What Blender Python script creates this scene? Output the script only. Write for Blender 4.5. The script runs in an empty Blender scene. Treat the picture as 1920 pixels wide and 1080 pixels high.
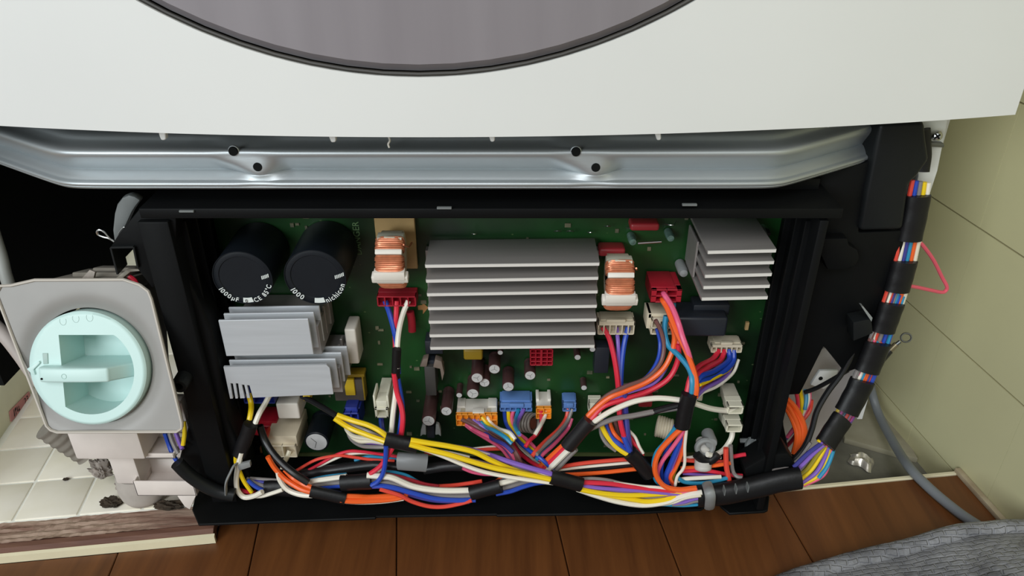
import bpy, bmesh, math, random
from mathutils import Vector, Matrix

random.seed(7)
S = bpy.context.scene
COL = S.collection

# ------------------------------------------------------------------ camera, world, lamps, exposure
H, F = 0.455, 1430.0                      # eye height above the wood floor, focal length in pixels at 1920 wide
CP, SP = math.cos(math.radians(30)), math.sin(math.radians(30))
cam_d = bpy.data.cameras.new('camera'); cam_d.sensor_width = 36; cam_d.lens = F / 1920 * 36
cam_d.clip_start = 0.01
cam = bpy.data.objects.new('camera', cam_d); COL.objects.link(cam)
cam.location = (0, 0, H); cam.rotation_euler = (math.radians(60), 0, 0)
S.camera = cam
S.view_settings.view_transform = 'Standard'
S.view_settings.look = 'None'
S.view_settings.gamma = 1
S.view_settings.use_curve_mapping = False
S.view_settings.exposure = 0.0
wd = bpy.data.worlds.new('world'); S.world = wd; wd.use_nodes = True
bgn = wd.node_tree.nodes['Background']; bgn.inputs[0].default_value = (0.95, 1.0, 1.0, 1); bgn.inputs[1].default_value = 0.34

def lamp(name, loc, target, size, power, color):
    l = bpy.data.lights.new(name, 'AREA'); l.shape = 'RECTANGLE'; l.size, l.size_y = size; l.energy = power; l.color = color
    o = bpy.data.objects.new(name, l); COL.objects.link(o); o.location = loc
    o.rotation_euler = (Vector(target) - Vector(loc)).to_track_quat('-Z', 'Y').to_euler()
    return o
lamp('window_light', (-1.5, -1.8, 1.05), (0.05, 0.42, 0.2), (1.2, 1.1), 38, (0.90, 0.98, 1.0))
lamp('ceiling_light', (-0.3, -1.1, 1.8), (0.1, 0.4, 0.2), (0.8, 0.8), 17, (0.97, 0.98, 1.0))

# ------------------------------------------------------------------ measuring helpers: a photo pixel becomes a point on a real plane
def ray(px, py):
    u = (px - 960) / F; v = (540 - py) / F
    return Vector((u, CP + v * SP, -SP + v * CP))
def PY(px, py, Y):
    d = ray(px, py); t = Y / d.y
    return Vector((d.x * t, Y, H + d.z * t))
def PZ(px, py, z):
    d = ray(px, py); t = (z - H) / d.z
    return Vector((d.x * t, d.y * t, z))
def plen(n, px, py, Y):
    return n * (Y / ray(px, py).y) / F
RA = math.radians(7.2)                    # the room is turned 7.2 degrees against the machine
EX = Vector((math.cos(RA), math.sin(RA), 0)); EY = Vector((-math.sin(RA), math.cos(RA), 0))
def R(x, y, z): return EX * x + EY * y + Vector((0, 0, z))
def PRX(px, py, xr):
    d = ray(px, py); t = xr / d.dot(EX)
    return d * t + Vector((0, 0, H))

# ------------------------------------------------------------------ materials
def lin(c):
    c /= 255.0
    return c / 12.92 if c <= 0.04045 else ((c + 0.055) / 1.055) ** 2.4
def rgb(r, g, b, k=1.0): return (min(1, lin(r) * k), min(1, lin(g) * k), min(1, lin(b) * k), 1)
MATS = {}
def mat(name, c, rough=0.5, metal=0.0, spec=0.5, noise=0.0, nscale=60.0, bump=0.0, bscale=200.0, stretch=None, c2=None, trans=0.0, aniso=0.0, coat=0.0):
    if name in MATS: return MATS[name]
    m = bpy.data.materials.new(name); m.use_nodes = True
    nt = m.node_tree; b = nt.nodes['Principled BSDF']
    b.inputs['Base Color'].default_value = c; b.inputs['Roughness'].default_value = rough
    b.inputs['Metallic'].default_value = metal; b.inputs['Specular IOR Level'].default_value = spec
    if trans: b.inputs['Transmission Weight'].default_value = trans
    if coat: b.inputs['Coat Weight'].default_value = coat; b.inputs['Coat Roughness'].default_value = 0.15
    tc = nt.nodes.new('ShaderNodeTexCoord'); mp = nt.nodes.new('ShaderNodeMapping')
    nt.links.new(tc.outputs['Object'], mp.inputs[0])
    if stretch: mp.inputs['Scale'].default_value = stretch
    if noise or c2:
        n = nt.nodes.new('ShaderNodeTexNoise'); n.inputs['Scale'].default_value = nscale; n.inputs['Detail'].default_value = 5
        nt.links.new(mp.outputs[0], n.inputs[0])
        r = nt.nodes.new('ShaderNodeValToRGB'); r.color_ramp.elements[0].position = 0.32; r.color_ramp.elements[1].position = 0.68
        if c2: r.color_ramp.elements[0].color = c; r.color_ramp.elements[1].color = c2
        else:
            r.color_ramp.elements[0].color = tuple(x * (1 - noise) for x in c[:3]) + (1,)
            r.color_ramp.elements[1].color = tuple(min(1, x * (1 + noise)) for x in c[:3]) + (1,)
        nt.links.new(n.outputs[0], r.inputs[0]); nt.links.new(r.outputs[0], b.inputs['Base Color'])
    if bump:
        n2 = nt.nodes.new('ShaderNodeTexNoise'); n2.inputs['Scale'].default_value = bscale; n2.inputs['Detail'].default_value = 3
        nt.links.new(mp.outputs[0], n2.inputs[0])
        bp = nt.nodes.new('ShaderNodeBump'); bp.inputs['Strength'].default_value = bump; bp.inputs['Distance'].default_value = 0.001
        nt.links.new(n2.outputs[0], bp.inputs['Height']); nt.links.new(bp.outputs[0], b.inputs['Normal'])
    MATS[name] = m
    return m

WHITE = mat('enamel_white', rgb(226, 227, 225), 0.38, noise=0.02, nscale=6)
DOORM = mat('smoky_plastic', rgb(136, 131, 136), 0.3, c2=rgb(143, 138, 143), nscale=9, stretch=(6, 1, 0.6), coat=0.3)  # faint vertical streaks put a reflection into the door colour
RIMM = mat('dark_rubber', rgb(48, 45, 40), 0.5, noise=0.25, nscale=25)
ZINC = mat('galvanised_steel', rgb(186, 192, 195), 0.47, metal=0.72, noise=0.08, nscale=14, stretch=(0.5, 1, 4), bump=0.06, bscale=120)
ZINCD = mat('dull_steel', rgb(120, 122, 122), 0.4, metal=0.9)
BLK = mat('black_plastic', rgb(15, 16, 17), 0.5, spec=0.12, noise=0.12, nscale=30, bump=0.05, bscale=500)
BLKG = mat('black_glossy_plastic', rgb(26, 28, 29), 0.4, spec=0.2, noise=0.15, nscale=18)
BLKD = mat('black_inner', rgb(16, 18, 18), 0.75, spec=0.12)
TAPE = mat('black_tape', rgb(18, 18, 20), 0.45, spec=0.35, bump=0.2, bscale=200)
SLV = mat('black_sleeve', rgb(28, 28, 30), 0.36, spec=0.4, bump=0.12, bscale=150)
ALU = mat('aluminium', rgb(196, 200, 205), 0.4, metal=0.25, noise=0.05, nscale=40, stretch=(0.4, 1, 8))
ALUG = mat('aluminium_grey', rgb(158, 153, 150), 0.40, metal=0.45, noise=0.04, nscale=40, stretch=(0.3, 6, 6))  # darker copy of the aluminium, shading put into its colour
ALU_GLINT = mat('aluminium_glint', rgb(232, 229, 224), 0.36, metal=0.15)  # bright copy of the same metal, edge reflections painted into its colour
COPPER = mat('copper_wire', rgb(214, 134, 98), 0.32, metal=0.4, noise=0.12, nscale=300)
NYL = mat('white_nylon', rgb(232, 226, 216), 0.45, noise=0.03, nscale=60)
BEIGE = mat('beige_nylon', rgb(214, 202, 178), 0.5, noise=0.04, nscale=60)
IVORY = mat('ivory_nylon', rgb(222, 218, 198), 0.48, noise=0.04, nscale=60)
TAN = mat('tan_board', rgb(176, 146, 98), 0.6, noise=0.12, nscale=50)
REDN = mat('red_nylon', rgb(168, 26, 44), 0.45, noise=0.06, nscale=70)
REDD = mat('red_film', rgb(156, 44, 50), 0.4, noise=0.05, nscale=60)
BLUEN = mat('blue_nylon', rgb(96, 134, 196), 0.45, noise=0.05, nscale=70)
NAVYN = mat('navy_nylon', rgb(42, 58, 150), 0.45)
ORN = mat('orange_nylon', rgb(240, 150, 40), 0.45, noise=0.04, nscale=70)
YEL = mat('yellow_film', rgb(226, 190, 40), 0.45, noise=0.06, nscale=60)
MUST = mat('mustard_film', rgb(150, 122, 30), 0.45)
MAROON = mat('maroon_sleeve', rgb(70, 46, 46), 0.38, noise=0.1, nscale=80)
SILV = mat('can_top', rgb(206, 206, 206), 0.38, metal=0.2, noise=0.08, nscale=200)
CAPB = mat('capacitor_black', rgb(19, 24, 30), 0.42, spec=0.28, noise=0.08, nscale=50)
PRINT = mat('print_white', rgb(222, 228, 226), 0.6)
PRINTG = mat('print_green', rgb(96, 128, 84), 0.7)
BLACKINK = mat('print_black', rgb(40, 30, 32), 0.7)
RELAY = mat('relay_black', rgb(36, 40, 48), 0.42, noise=0.1, nscale=40)
GREYP = mat('grey_nylon', rgb(138, 140, 140), 0.45, noise=0.06, nscale=40)
GREYD = mat('grey_lever', rgb(112, 116, 116), 0.5, noise=0.08, nscale=30)
CLEARN = mat('natural_nylon', rgb(196, 192, 186), 0.4, noise=0.06, nscale=60)
FROST = mat('frosted_grey', rgb(148, 145, 142), 0.42, noise=0.07, nscale=16, bump=0.08, bscale=80)
MINT = mat('mint_plastic', rgb(200, 228, 224), 0.4, noise=0.02, nscale=20)
DUSTY = mat('dusty_grey', rgb(128, 122, 112), 0.85, noise=0.25, nscale=45, bump=0.3, bscale=160)
DUSTW = mat('dusty_white', rgb(224, 214, 207), 0.75, noise=0.08, nscale=30, bump=0.15, bscale=120)
LINT = mat('lint', rgb(176, 166, 158), 1.0, c2=rgb(112, 104, 96), nscale=60, bump=0.8, bscale=140)
DEBRIS = mat('dark_debris', rgb(72, 58, 44), 0.9, c2=rgb(40, 36, 28), nscale=80, bump=0.8, bscale=180)
CREAM = mat('cream_paint', rgb(226, 216, 184), 0.55, noise=0.06, nscale=30)
BROWN = mat('brown_wood_trim', rgb(118, 82, 66), 0.6, c2=rgb(96, 62, 50), nscale=20, stretch=(1, 10, 10), bump=0.3, bscale=30)
WORN = mat('worn_trim', rgb(150, 118, 100), 0.7, c2=rgb(196, 174, 156), nscale=30, stretch=(1, 7, 7), bump=0.5, bscale=40)
CONC = mat('dirty_concrete', rgb(128, 126, 112), 0.85, c2=rgb(86, 84, 76), nscale=22, bump=0.5, bscale=60)
CONCL = mat('pale_concrete', rgb(166, 160, 138), 0.85, c2=rgb(140, 134, 112), nscale=26, bump=0.4, bscale=60)
WTILE = mat('wall_tile_glaze', rgb(206, 201, 160), 0.35, noise=0.04, nscale=9)
WGROUT = mat('wall_grout', rgb(146, 138, 106), 0.8, noise=0.1, nscale=80)
FTILE = mat('floor_tile_glaze', rgb(247, 241, 230), 0.4, c2=rgb(234, 227, 208), nscale=22)
FGROUT = mat('floor_grout', rgb(246, 245, 236), 0.8, noise=0.04, nscale=50)
TANW = mat('tan_wood', rgb(200, 160, 100), 0.5, c2=rgb(184, 140, 84), nscale=12, stretch=(8, 1, 1))
PINKT = mat('pink_tape', rgb(222, 150, 150), 0.6, noise=0.06, nscale=60)
CHROME = mat('screw_steel', rgb(200, 200, 198), 0.28, metal=1.0, noise=0.1, nscale=200)
FOIL = mat('crumpled_foil', rgb(226, 220, 208), 0.3, metal=0.7, noise=0.1, nscale=100)
BAG = mat('grey_woven_plastic', rgb(150, 150, 154), 0.36, c2=rgb(98, 98, 103), nscale=40)
CABLE = mat('grey_cable', rgb(120, 124, 128), 0.45, noise=0.04, nscale=50)

def woven_relief(m):
    nt = m.node_tree; b = nt.nodes['Principled BSDF']; tc = nt.nodes.new('ShaderNodeTexCoord')
    w1 = nt.nodes.new('ShaderNodeTexNoise'); w1.inputs['Scale'].default_value = 40
    vm = nt.nodes.new('ShaderNodeVectorMath'); vm.operation = 'SCALE'; vm.inputs['Scale'].default_value = 0.008
    va = nt.nodes.new('ShaderNodeVectorMath'); va.operation = 'ADD'
    nt.links.new(tc.outputs['Object'], w1.inputs[0]); nt.links.new(w1.outputs['Color'], vm.inputs[0]); nt.links.new(vm.outputs[0], va.inputs[0]); nt.links.new(tc.outputs['Object'], va.inputs[1])
    br = nt.nodes.new('ShaderNodeTexBrick'); br.inputs['Scale'].default_value = 60; br.inputs['Mortar Size'].default_value = 0.05; br.inputs['Mortar Smooth'].default_value = 0.6
    br.inputs['Color1'].default_value = (1, 1, 1, 1); br.inputs['Color2'].default_value = (.6, .6, .6, 1); br.inputs['Mortar'].default_value = (0, 0, 0, 1)
    nt.links.new(va.outputs[0], br.inputs[0])
    n2 = nt.nodes.new('ShaderNodeTexNoise'); n2.inputs['Scale'].default_value = 220
    nt.links.new(tc.outputs['Object'], n2.inputs[0])
    ad = nt.nodes.new('ShaderNodeMath'); ad.operation = 'ADD'
    nt.links.new(br.outputs[0], ad.inputs[0]); nt.links.new(n2.outputs[0], ad.inputs[1])
    bp = nt.nodes.new('ShaderNodeBump'); bp.inputs['Strength'].default_value = 0.9; bp.inputs['Distance'].default_value = 0.0012
    nt.links.new(ad.outputs[0], bp.inputs['Height']); nt.links.new(bp.outputs[0], b.inputs['Normal'])
woven_relief(BAG)

def board_material():
    m = bpy.data.materials.new('green_solder_mask'); m.use_nodes = True; nt = m.node_tree; b = nt.nodes['Principled BSDF']
    b.inputs['Roughness'].default_value = 0.35
    tc = nt.nodes.new('ShaderNodeTexCoord')
    n = nt.nodes.new('ShaderNodeTexNoise'); n.inputs['Scale'].default_value = 14; n.inputs['Detail'].default_value = 2
    nt.links.new(tc.outputs['Object'], n.inputs[0])
    r = nt.nodes.new('ShaderNodeValToRGB')
    r.color_ramp.elements[0].position = 0.35; r.color_ramp.elements[0].color = rgb(15, 34, 18)
    r.color_ramp.elements[1].position = 0.68; r.color_ramp.elements[1].color = rgb(28, 78, 33)
    nt.links.new(n.outputs[0], r.inputs[0])
    v = nt.nodes.new('ShaderNodeTexVoronoi'); v.distance = 'MANHATTAN'; v.feature = 'DISTANCE_TO_EDGE' if False else 'F1'; v.inputs['Scale'].default_value = 75
    mp = nt.nodes.new('ShaderNodeMapping'); mp.inputs['Scale'].default_value = (1, 1, 1.7)
    nt.links.new(tc.outputs['Object'], mp.inputs[0]); nt.links.new(mp.outputs[0], v.inputs[0])
    r2 = nt.nodes.new('ShaderNodeValToRGB'); r2.color_ramp.elements[0].position = 0.05; r2.color_ramp.elements[0].color = rgb(120, 130, 90)
    r2.color_ramp.elements[1].position = 0.11; r2.color_ramp.elements[1].color = (0, 0, 0, 1)
    nt.links.new(v.outputs['Distance'], r2.inputs[0])
    mx = nt.nodes.new('ShaderNodeMix'); mx.data_type = 'RGBA'; mx.blend_type = 'ADD'; mx.inputs[0].default_value = 0.35
    nt.links.new(r.outputs[0], mx.inputs[6]); nt.links.new(r2.outputs[0], mx.inputs[7])
    nt.links.new(mx.outputs[2], b.inputs['Base Color'])
    return m
PCB = board_material()

def plank_material():
    m = bpy.data.materials.new('brown_floorboard'); m.use_nodes = True; nt = m.node_tree; b = nt.nodes['Principled BSDF']
    b.inputs['Roughness'].default_value = 0.42
    tc = nt.nodes.new('ShaderNodeTexCoord'); mp = nt.nodes.new('ShaderNodeMapping'); mp.inputs['Scale'].default_value = (14, 0.8, 1); mp.inputs['Rotation'].default_value = (0, 0, -RA)
    nt.links.new(tc.outputs['Object'], mp.inputs[0])
    n = nt.nodes.new('ShaderNodeTexNoise'); n.inputs['Scale'].default_value = 6; n.inputs['Detail'].default_value = 7; n.inputs['Roughness'].default_value = 0.6
    nt.links.new(mp.outputs[0], n.inputs[0])
    r = nt.nodes.new('ShaderNodeValToRGB'); r.color_ramp.elements[0].position = 0.3; r.color_ramp.elements[0].color = rgb(88, 50, 24)
    r.color_ramp.elements[1].position = 0.72; r.color_ramp.elements[1].color = rgb(118, 71, 35)
    nt.links.new(n.outputs[0], r.inputs[0]); nt.links.new(r.outputs[0], b.inputs['Base Color'])
    return m
PLANK = plank_material()

WIRE_RGB = dict(white=(236, 230, 216), cream=(226, 218, 196), red=(218, 44, 66), scarlet=(226, 74, 58), blue=(36, 72, 178), yellow=(240, 204, 24), orange=(240, 98, 36),
                purple=(132, 98, 190), gray=(132, 126, 124), brown=(116, 78, 74), pink=(232, 96, 136), teal=(44, 140, 180), black=(22, 22, 24), navy=(60, 60, 140), darkred=(170, 44, 56), olive=(150, 136, 40))
WM = {}
for k, c in WIRE_RGB.items(): WM[k] = mat('wire_' + k, rgb(*c), 0.36, spec=0.5)

# ------------------------------------------------------------------ mesh builder
ORI = {}
class MB:
    def __init__(s): s.v = []; s.f = []
    def add(s, vs, fs):
        o = len(s.v); s.v += [tuple(p) for p in vs]; s.f += [tuple(i + o for i in f) for f in fs]; return s
    def hexa(s, p):                     # 0-3 one face (ring), 4-7 opposite ring
        return s.add(p, [(0, 3, 2, 1), (4, 5, 6, 7), (0, 1, 5, 4), (1, 2, 6, 5), (2, 3, 7, 6), (3, 0, 4, 7)])
    def box(s, x0, x1, y0, y1, z0, z1):
        return s.hexa([(x0, y0, z0), (x1, y0, z0), (x1, y1, z0), (x0, y1, z0), (x0, y0, z1), (x1, y0, z1), (x1, y1, z1), (x0, y1, z1)])
    def rbox(s, x0, x1, y0, y1, z0, z1):  # box in room axes
        c = [(x0, y0, z0), (x1, y0, z0), (x1, y1, z0), (x0, y1, z0), (x0, y0, z1), (x1, y0, z1), (x1, y1, z1), (x0, y1, z1)]
        return s.hexa([R(*q) for q in c])
    def prism(s, pts, off):
        n = len(pts); off = Vector(off); pts = [Vector(p) for p in pts]
        return s.add(pts + [p + off for p in pts], [tuple(range(n)), tuple(range(2 * n - 1, n - 1, -1))] + [(i, i + n, (i + 1) % n + n, (i + 1) % n) for i in range(n)])
    def tube(s, path, r, n=8, cap=True, flat=1.0):
        path = [Vector(p) for p in path]; m = len(path)
        rs = r if isinstance(r, (list, tuple)) else [r] * m
        T = [(path[min(i + 1, m - 1)] - path[max(i - 1, 0)]).normalized() for i in range(m)]
        up = Vector((0, -1, 0)) if abs(T[0].y) < 0.9 else Vector((0, 0, 1))
        N = (up - T[0] * up.dot(T[0])).normalized()
        vs = []
        for i in range(m):
            N = (N - T[i] * N.dot(T[i])).normalized(); B = T[i].cross(N)
            for k in range(n):
                a = 2 * math.pi * k / n
                vs.append(path[i] + (N * math.cos(a) * flat + B * math.sin(a)) * rs[i])
        fs = [(i * n + k, i * n + (k + 1) % n, (i + 1) * n + (k + 1) % n, (i + 1) * n + k) for i in range(m - 1) for k in range(n)]
        if cap: fs += [tuple(range(n - 1, -1, -1)), tuple(range((m - 1) * n, m * n))]
        return s.add(vs, fs)
    def loop(s, path, r, n=6):            # closed tube
        path = [Vector(p) for p in path]; m = len(path)
        ctr = sum(path, Vector()) / m
        vs = []
        for i in range(m):
            t = (path[(i + 1) % m] - path[i - 1]).normalized(); u = (path[i] - ctr); u = (u - t * u.dot(t)).normalized(); b = t.cross(u)
            for k in range(n):
                a = 2 * math.pi * k / n; vs.append(path[i] + (u * math.cos(a) + b * math.sin(a)) * r)
        return s.add(vs, [(i * n + k, i * n + (k + 1) % n, ((i + 1) % m) * n + (k + 1) % n, ((i + 1) % m) * n + k) for i in range(m) for k in range(n)])
    def cyl(s, p0, p1, r0, r1=None, n=24):
        p0, p1 = Vector(p0), Vector(p1)
        return s.tube([p0, p1], [r0, r0 if r1 is None else r1], n)
    def lathe(s, c, axis, prof, n=32):   # prof: (along axis, radius)
        c = Vector(c); A = Vector(axis).normalized(); U = A.orthogonal().normalized(); V = A.cross(U)
        vs = []
        for h, r in prof:
            for k in range(n):
                a = 2 * math.pi * k / n; vs.append(c + A * h + (U * math.cos(a) + V * math.sin(a)) * max(r, 1e-5))
        m = len(prof)
        fs = [(i * n + k, i * n + (k + 1) % n, (i + 1) * n + (k + 1) % n, (i + 1) * n + k) for i in range(m - 1) for k in range(n)]
        fs += [tuple(range(n - 1, -1, -1)), tuple(range((m - 1) * n, m * n))]
        return s.add(vs, fs)
    def ringplate(s, outer, inner, front, back, rings=1):
        n = len(outer); vs = []
        for fn in (front, back):
            for j in range(rings + 1):
                w = j / rings
                for o, i in zip(outer, inner):
                    vs.append(fn(o[0] * (1 - w) + i[0] * w, o[1] * (1 - w) + i[1] * w))
        fs = []; L = (rings + 1) * n
        for j in range(rings):
            for k in range(n):
                k2 = (k + 1) % n
                fs.append((j * n + k, j * n + k2, (j + 1) * n + k2, (j + 1) * n + k))
                fs.append((L + j * n + k, L + (j + 1) * n + k, L + (j + 1) * n + k2, L + j * n + k2))
        for k in range(n):
            k2 = (k + 1) % n
            fs.append((k, L + k, L + k2, k2)); a = rings * n
            fs.append((a + k, a + k2, L + a + k2, L + a + k))
        return s.add(vs, fs)
    def build(s, name, m, parent=None, bevel=0.0, smooth=False, label=None, seg=2, angle=35):
        o0 = ORI.get(parent, Vector()) if parent else None
        if parent is None:
            xs = [p[0] for p in s.v]; ys = [p[1] for p in s.v]; zs = [p[2] for p in s.v]
            o0 = Vector(((min(xs) + max(xs)) / 2, (min(ys) + max(ys)) / 2, min(zs)))
        me = bpy.data.meshes.new(name)
        me.from_pydata([(p[0] - o0.x, p[1] - o0.y, p[2] - o0.z) for p in s.v], [], s.f)
        bm = bmesh.new(); bm.from_mesh(me)
        bmesh.ops.recalc_face_normals(bm, faces=bm.faces)
        if bevel:
            es = [e for e in bm.edges if len(e.link_faces) == 2 and e.calc_face_angle(0) > math.radians(angle)]
            bmesh.ops.bevel(bm, geom=es, offset=bevel, segments=seg, affect='EDGES', clamp_overlap=True, profile=0.5)
        bm.to_mesh(me); bm.free()
        me.materials.append(m)
        if smooth or bevel:
            for p in me.polygons: p.use_smooth = True
            me.set_sharp_from_angle(angle=math.radians(40 if not bevel else 32))
        o = bpy.data.objects.new(name, me); COL.objects.link(o)
        if parent: o.parent = parent
        else: o.location = o0
        ORI[o] = o0
        if label: o['label'] = label
        return o

def thing(name, label, cat, loc, group=None):
    o = bpy.data.objects.new(name, None); COL.objects.link(o); o.location = loc; o.empty_display_size = 0.01
    o['label'] = label; o['category'] = cat
    if group: o['group'] = group
    ORI[o] = Vector(loc)
    return o
def struct(name, loc=(0, 0, 0)):
    o = bpy.data.objects.new(name, None); COL.objects.link(o); o.location = loc; o.empty_display_size = 0.01
    o['kind'] = 'structure'; ORI[o] = Vector(loc); return o
def tag(o, label, cat, group=None):
    o['label'] = label; o['category'] = cat
    if group: o['group'] = group
    return o
def smooth_path(P, per=6):
    P = [Vector(p) for p in P]
    if len(P) < 3:
        return [P[0].lerp(P[-1], i / per) for i in range(per + 1)]
    out = []
    Q = [P[0] * 2 - P[1]] + P + [P[-1] * 2 - P[-2]]
    for i in range(1, len(Q) - 2):
        a, b, c, d = Q[i - 1], Q[i], Q[i + 1], Q[i + 2]
        for k in range(per):
            t = k / per
            out.append(0.5 * ((2 * b) + (c - a) * t + (2 * a - 5 * b + 4 * c - d) * t * t + (3 * b - a - 3 * c + d) * t ** 3))
    out.append(P[-1]); return out
def fb(px0, py0, px1, py1, Yf, Yb, mb=None):      # box whose front face covers a pixel rectangle at depth Yf
    pc = (py0 + py1) / 2
    x0, x1 = PY(px0, pc, Yf).x, PY(px1, pc, Yf).x
    z1, z0 = PY(px0, py0, Yf).z, PY(px0, py1, Yf).z
    return (mb or MB()).box(x0, x1, Yf, Yb, z0, z1)
def poly_ray(poly, c, a):
    dx, dy = math.cos(a), math.sin(a); best = 1e9
    for i in range(len(poly)):
        x1, y1 = poly[i][0] - c[0], poly[i][1] - c[1]; x2, y2 = poly[(i + 1) % len(poly)][0] - c[0], poly[(i + 1) % len(poly)][1] - c[1]
        ex, ey = x2 - x1, y2 - y1; den = dx * ey - dy * ex
        if abs(den) < 1e-12: continue
        t = (x1 * ey - y1 * ex) / den; u = (x1 * dy - y1 * dx) / den
        if t > 0 and -1e-6 <= u <= 1 + 1e-6: best = min(best, t)
    return (c[0] + dx * best, c[1] + dy * best)
def angles(n, c, *polys):
    A = [2 * math.pi * k / n for k in range(n)]
    for p in polys: A += [math.atan2(q[1] - c[1], q[0] - c[0]) % (2 * math.pi) for q in p]
    A.sort(); out = [A[0]]
    for a in A[1:]:
        if a - out[-1] > 1e-4: out.append(a)
    return out
def text_mb(s, size, place, bold=0.0):            # flat lettering; place(x, y) -> world point
    cu = bpy.data.curves.new('t', 'FONT'); cu.body = s; cu.size = size; cu.resolution_u = 3; cu.offset = bold * size
    ob = bpy.data.objects.new('t', cu); me = bpy.data.meshes.new_from_object(ob)
    vs = [place(v.co.x, v.co.y) for v in me.vertices]; fs = [tuple(p.vertices) for p in me.polygons]
    w = max([v.co.x for v in me.vertices], default=0)
    bpy.data.objects.remove(ob); bpy.data.curves.remove(cu); bpy.data.meshes.remove(me)
    return vs, fs, w

# ================================================================== THE ROOM
floor = struct('floor')
MB().rbox(-1.2, 0.45, -1.3, 0.4240, -0.03, -0.0127).rbox(-1.2, -0.19, 0.4240, 0.4450, -0.03, -0.0127).rbox(-0.19, 0.268, 0.4240, 0.60, -0.03, -0.0127).build('subfloor', BROWN, floor)
edges = [-1.2, -1.09, -0.98, -0.87, -0.76, -0.65, -0.545, -0.44, -0.342, -0.242, -0.1425, -0.036, 0.088, 0.168, 0.268, 0.4335]
for a, b in zip(edges[:-1], edges[1:]):
    if abs(a + 0.242) < 1e-6: continue
    MB().rbox(a + 0.0004, b - 0.0004, -1.3, 0.56 if -0.15 < a < 0.2 else (0.4274 if a < -0.15 else 0.4245), -0.0125, 0.0).build('plank', PLANK, floor, bevel=0.0006, seg=1)
MB().prism([R(x, y, 0.0) for x, y in [(-0.2416, -1.3), (-0.1429, -1.3), (-0.1429, 0.56), (-0.1722, 0.56), (-0.1722, 0.42745), (-0.2416, 0.42745)]], (0, 0, -0.0125)).build('plank', PLANK, floor, bevel=0.0004, seg=1)
MB().rbox(0.2685, 0.4335, 0.4246, 0.4282, -0.03, 0.0012).build('edge_strip', CREAM, floor, bevel=0.0006, seg=1, label='cream edge strip along the end of the boards')
MB().rbox(0.2685, 0.45, 0.4283, 1.2, -0.06, -0.032).build('concrete_bed', CONC, floor)
# dirty pale slab behind the dark strip of concrete at the right
q = [PZ(1584, 822, -0.026), PZ(1722, 860, -0.026), PZ(1640, 715, -0.026), PZ(1560, 690, -0.026)]
MB().prism(q, (0, 0, -0.006)).build('concrete_slab', CONCL, floor, bevel=0.001)
# raised floor of small white tiles at the left
MB().rbox(-1.2, -0.1770, 0.457, 1.2, -0.03, 0.0108).build('grout_bed', FGROUT, floor)
xs = [-0.231 - 0.047 * i for i in range(-2, 4)]; ys = [0.4575, 0.500, 0.543, 0.586, 0.629, 0.672, 0.715]
for x1, x0 in zip(xs[:-1], xs[1:]):
    for y0, y1 in zip(ys[:-1], ys[1:]):
        x1 = min(x1, -0.1755)
        if x1 - x0 < 0.004: continue
        dz = random.uniform(-0.0003, 0.0003)
        MB().rbox(x0 + 0.0011, x1 - 0.0011, y0 + 0.0011, y1 - 0.0011, 0.009, 0.012 + dz).build('tile', FTILE, floor, bevel=0.0008, seg=2)
# low sill at the far left: tan wooden top, cream face, a strip of pink tape
sill = struct('trim_1')
zt = PRX(20, 699, -0.377).z
MB().rbox(-0.70, -0.377, 0.46, 1.2, 0.0, zt).build('sill_face', mat('cream_sill', rgb(240, 238, 210), .5, noise=.05, nscale=30), sill, bevel=0.0015)
MB().rbox(-0.70, -0.379, 0.46, 1.2, zt, zt + 0.004).build('sill_top', TANW, sill, bevel=0.001, label='tan wooden sill top')
# brown threshold with cream front face in front of the tiles
thr = struct('trim_2')
prof = [(0.4275, 0.0), (0.4275, 0.0070), (0.4290, 0.0078)]
MB().prism([R(-1.2, 0.4275, 0), R(-1.2, 0.4275, 0.0068), R(-1.2, 0.4300, 0.0076), R(-1.2, 0.4300, 0)], EX * 1.0285).build('cream_face', CREAM, thr, label='cream front face of the threshold')
MB().prism([R(-1.2, 0.4301, 0), R(-1.2, 0.4301, 0.0082), R(-1.2, 0.4330, 0.0100), R(-1.2, 0.4372, 0.0104), R(-1.2, 0.4372, 0)], EX * 1.0275).build('front_rail', BROWN, thr)
# worn, splintered middle of the threshold: an uneven grid of real relief
mb = MB(); nx, ny = 150, 9; vs = []
for i in range(nx + 1):
    x = -0.62 + 0.447 * i / nx
    for j in range(ny + 1):
        y = 0.4374 + 0.0196 * j / ny
        w = max(0, min(1, (-0.20 - x) / 0.06))
        h = 0.0106 + (random.random() - 0.5) * 0.0011 * w + 0.0006 * math.sin(j * 2.4 + math.sin(i * 0.3)) * w
        vs.append(R(x, y, h))
mb.add(vs, [(i * (ny + 1) + j, (i + 1) * (ny + 1) + j, (i + 1) * (ny + 1) + j + 1, i * (ny + 1) + j + 1) for i in range(nx) for j in range(ny)])
worn = mb.build('worn_board', BROWN, thr, label='splintered brown board of the threshold')
worn.data.materials.clear(); worn.data.materials.append(mat('splintered_wood', rgb(122, 88, 74), 0.7, c2=rgb(176, 152, 134), nscale=9, stretch=(2.2, 16, 4), bump=0.5, bscale=40))
MB().rbox(-1.2, -0.1735, 0.4374, 0.4570, 0, 0.0092).build('under_board', BROWN, thr)

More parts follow.
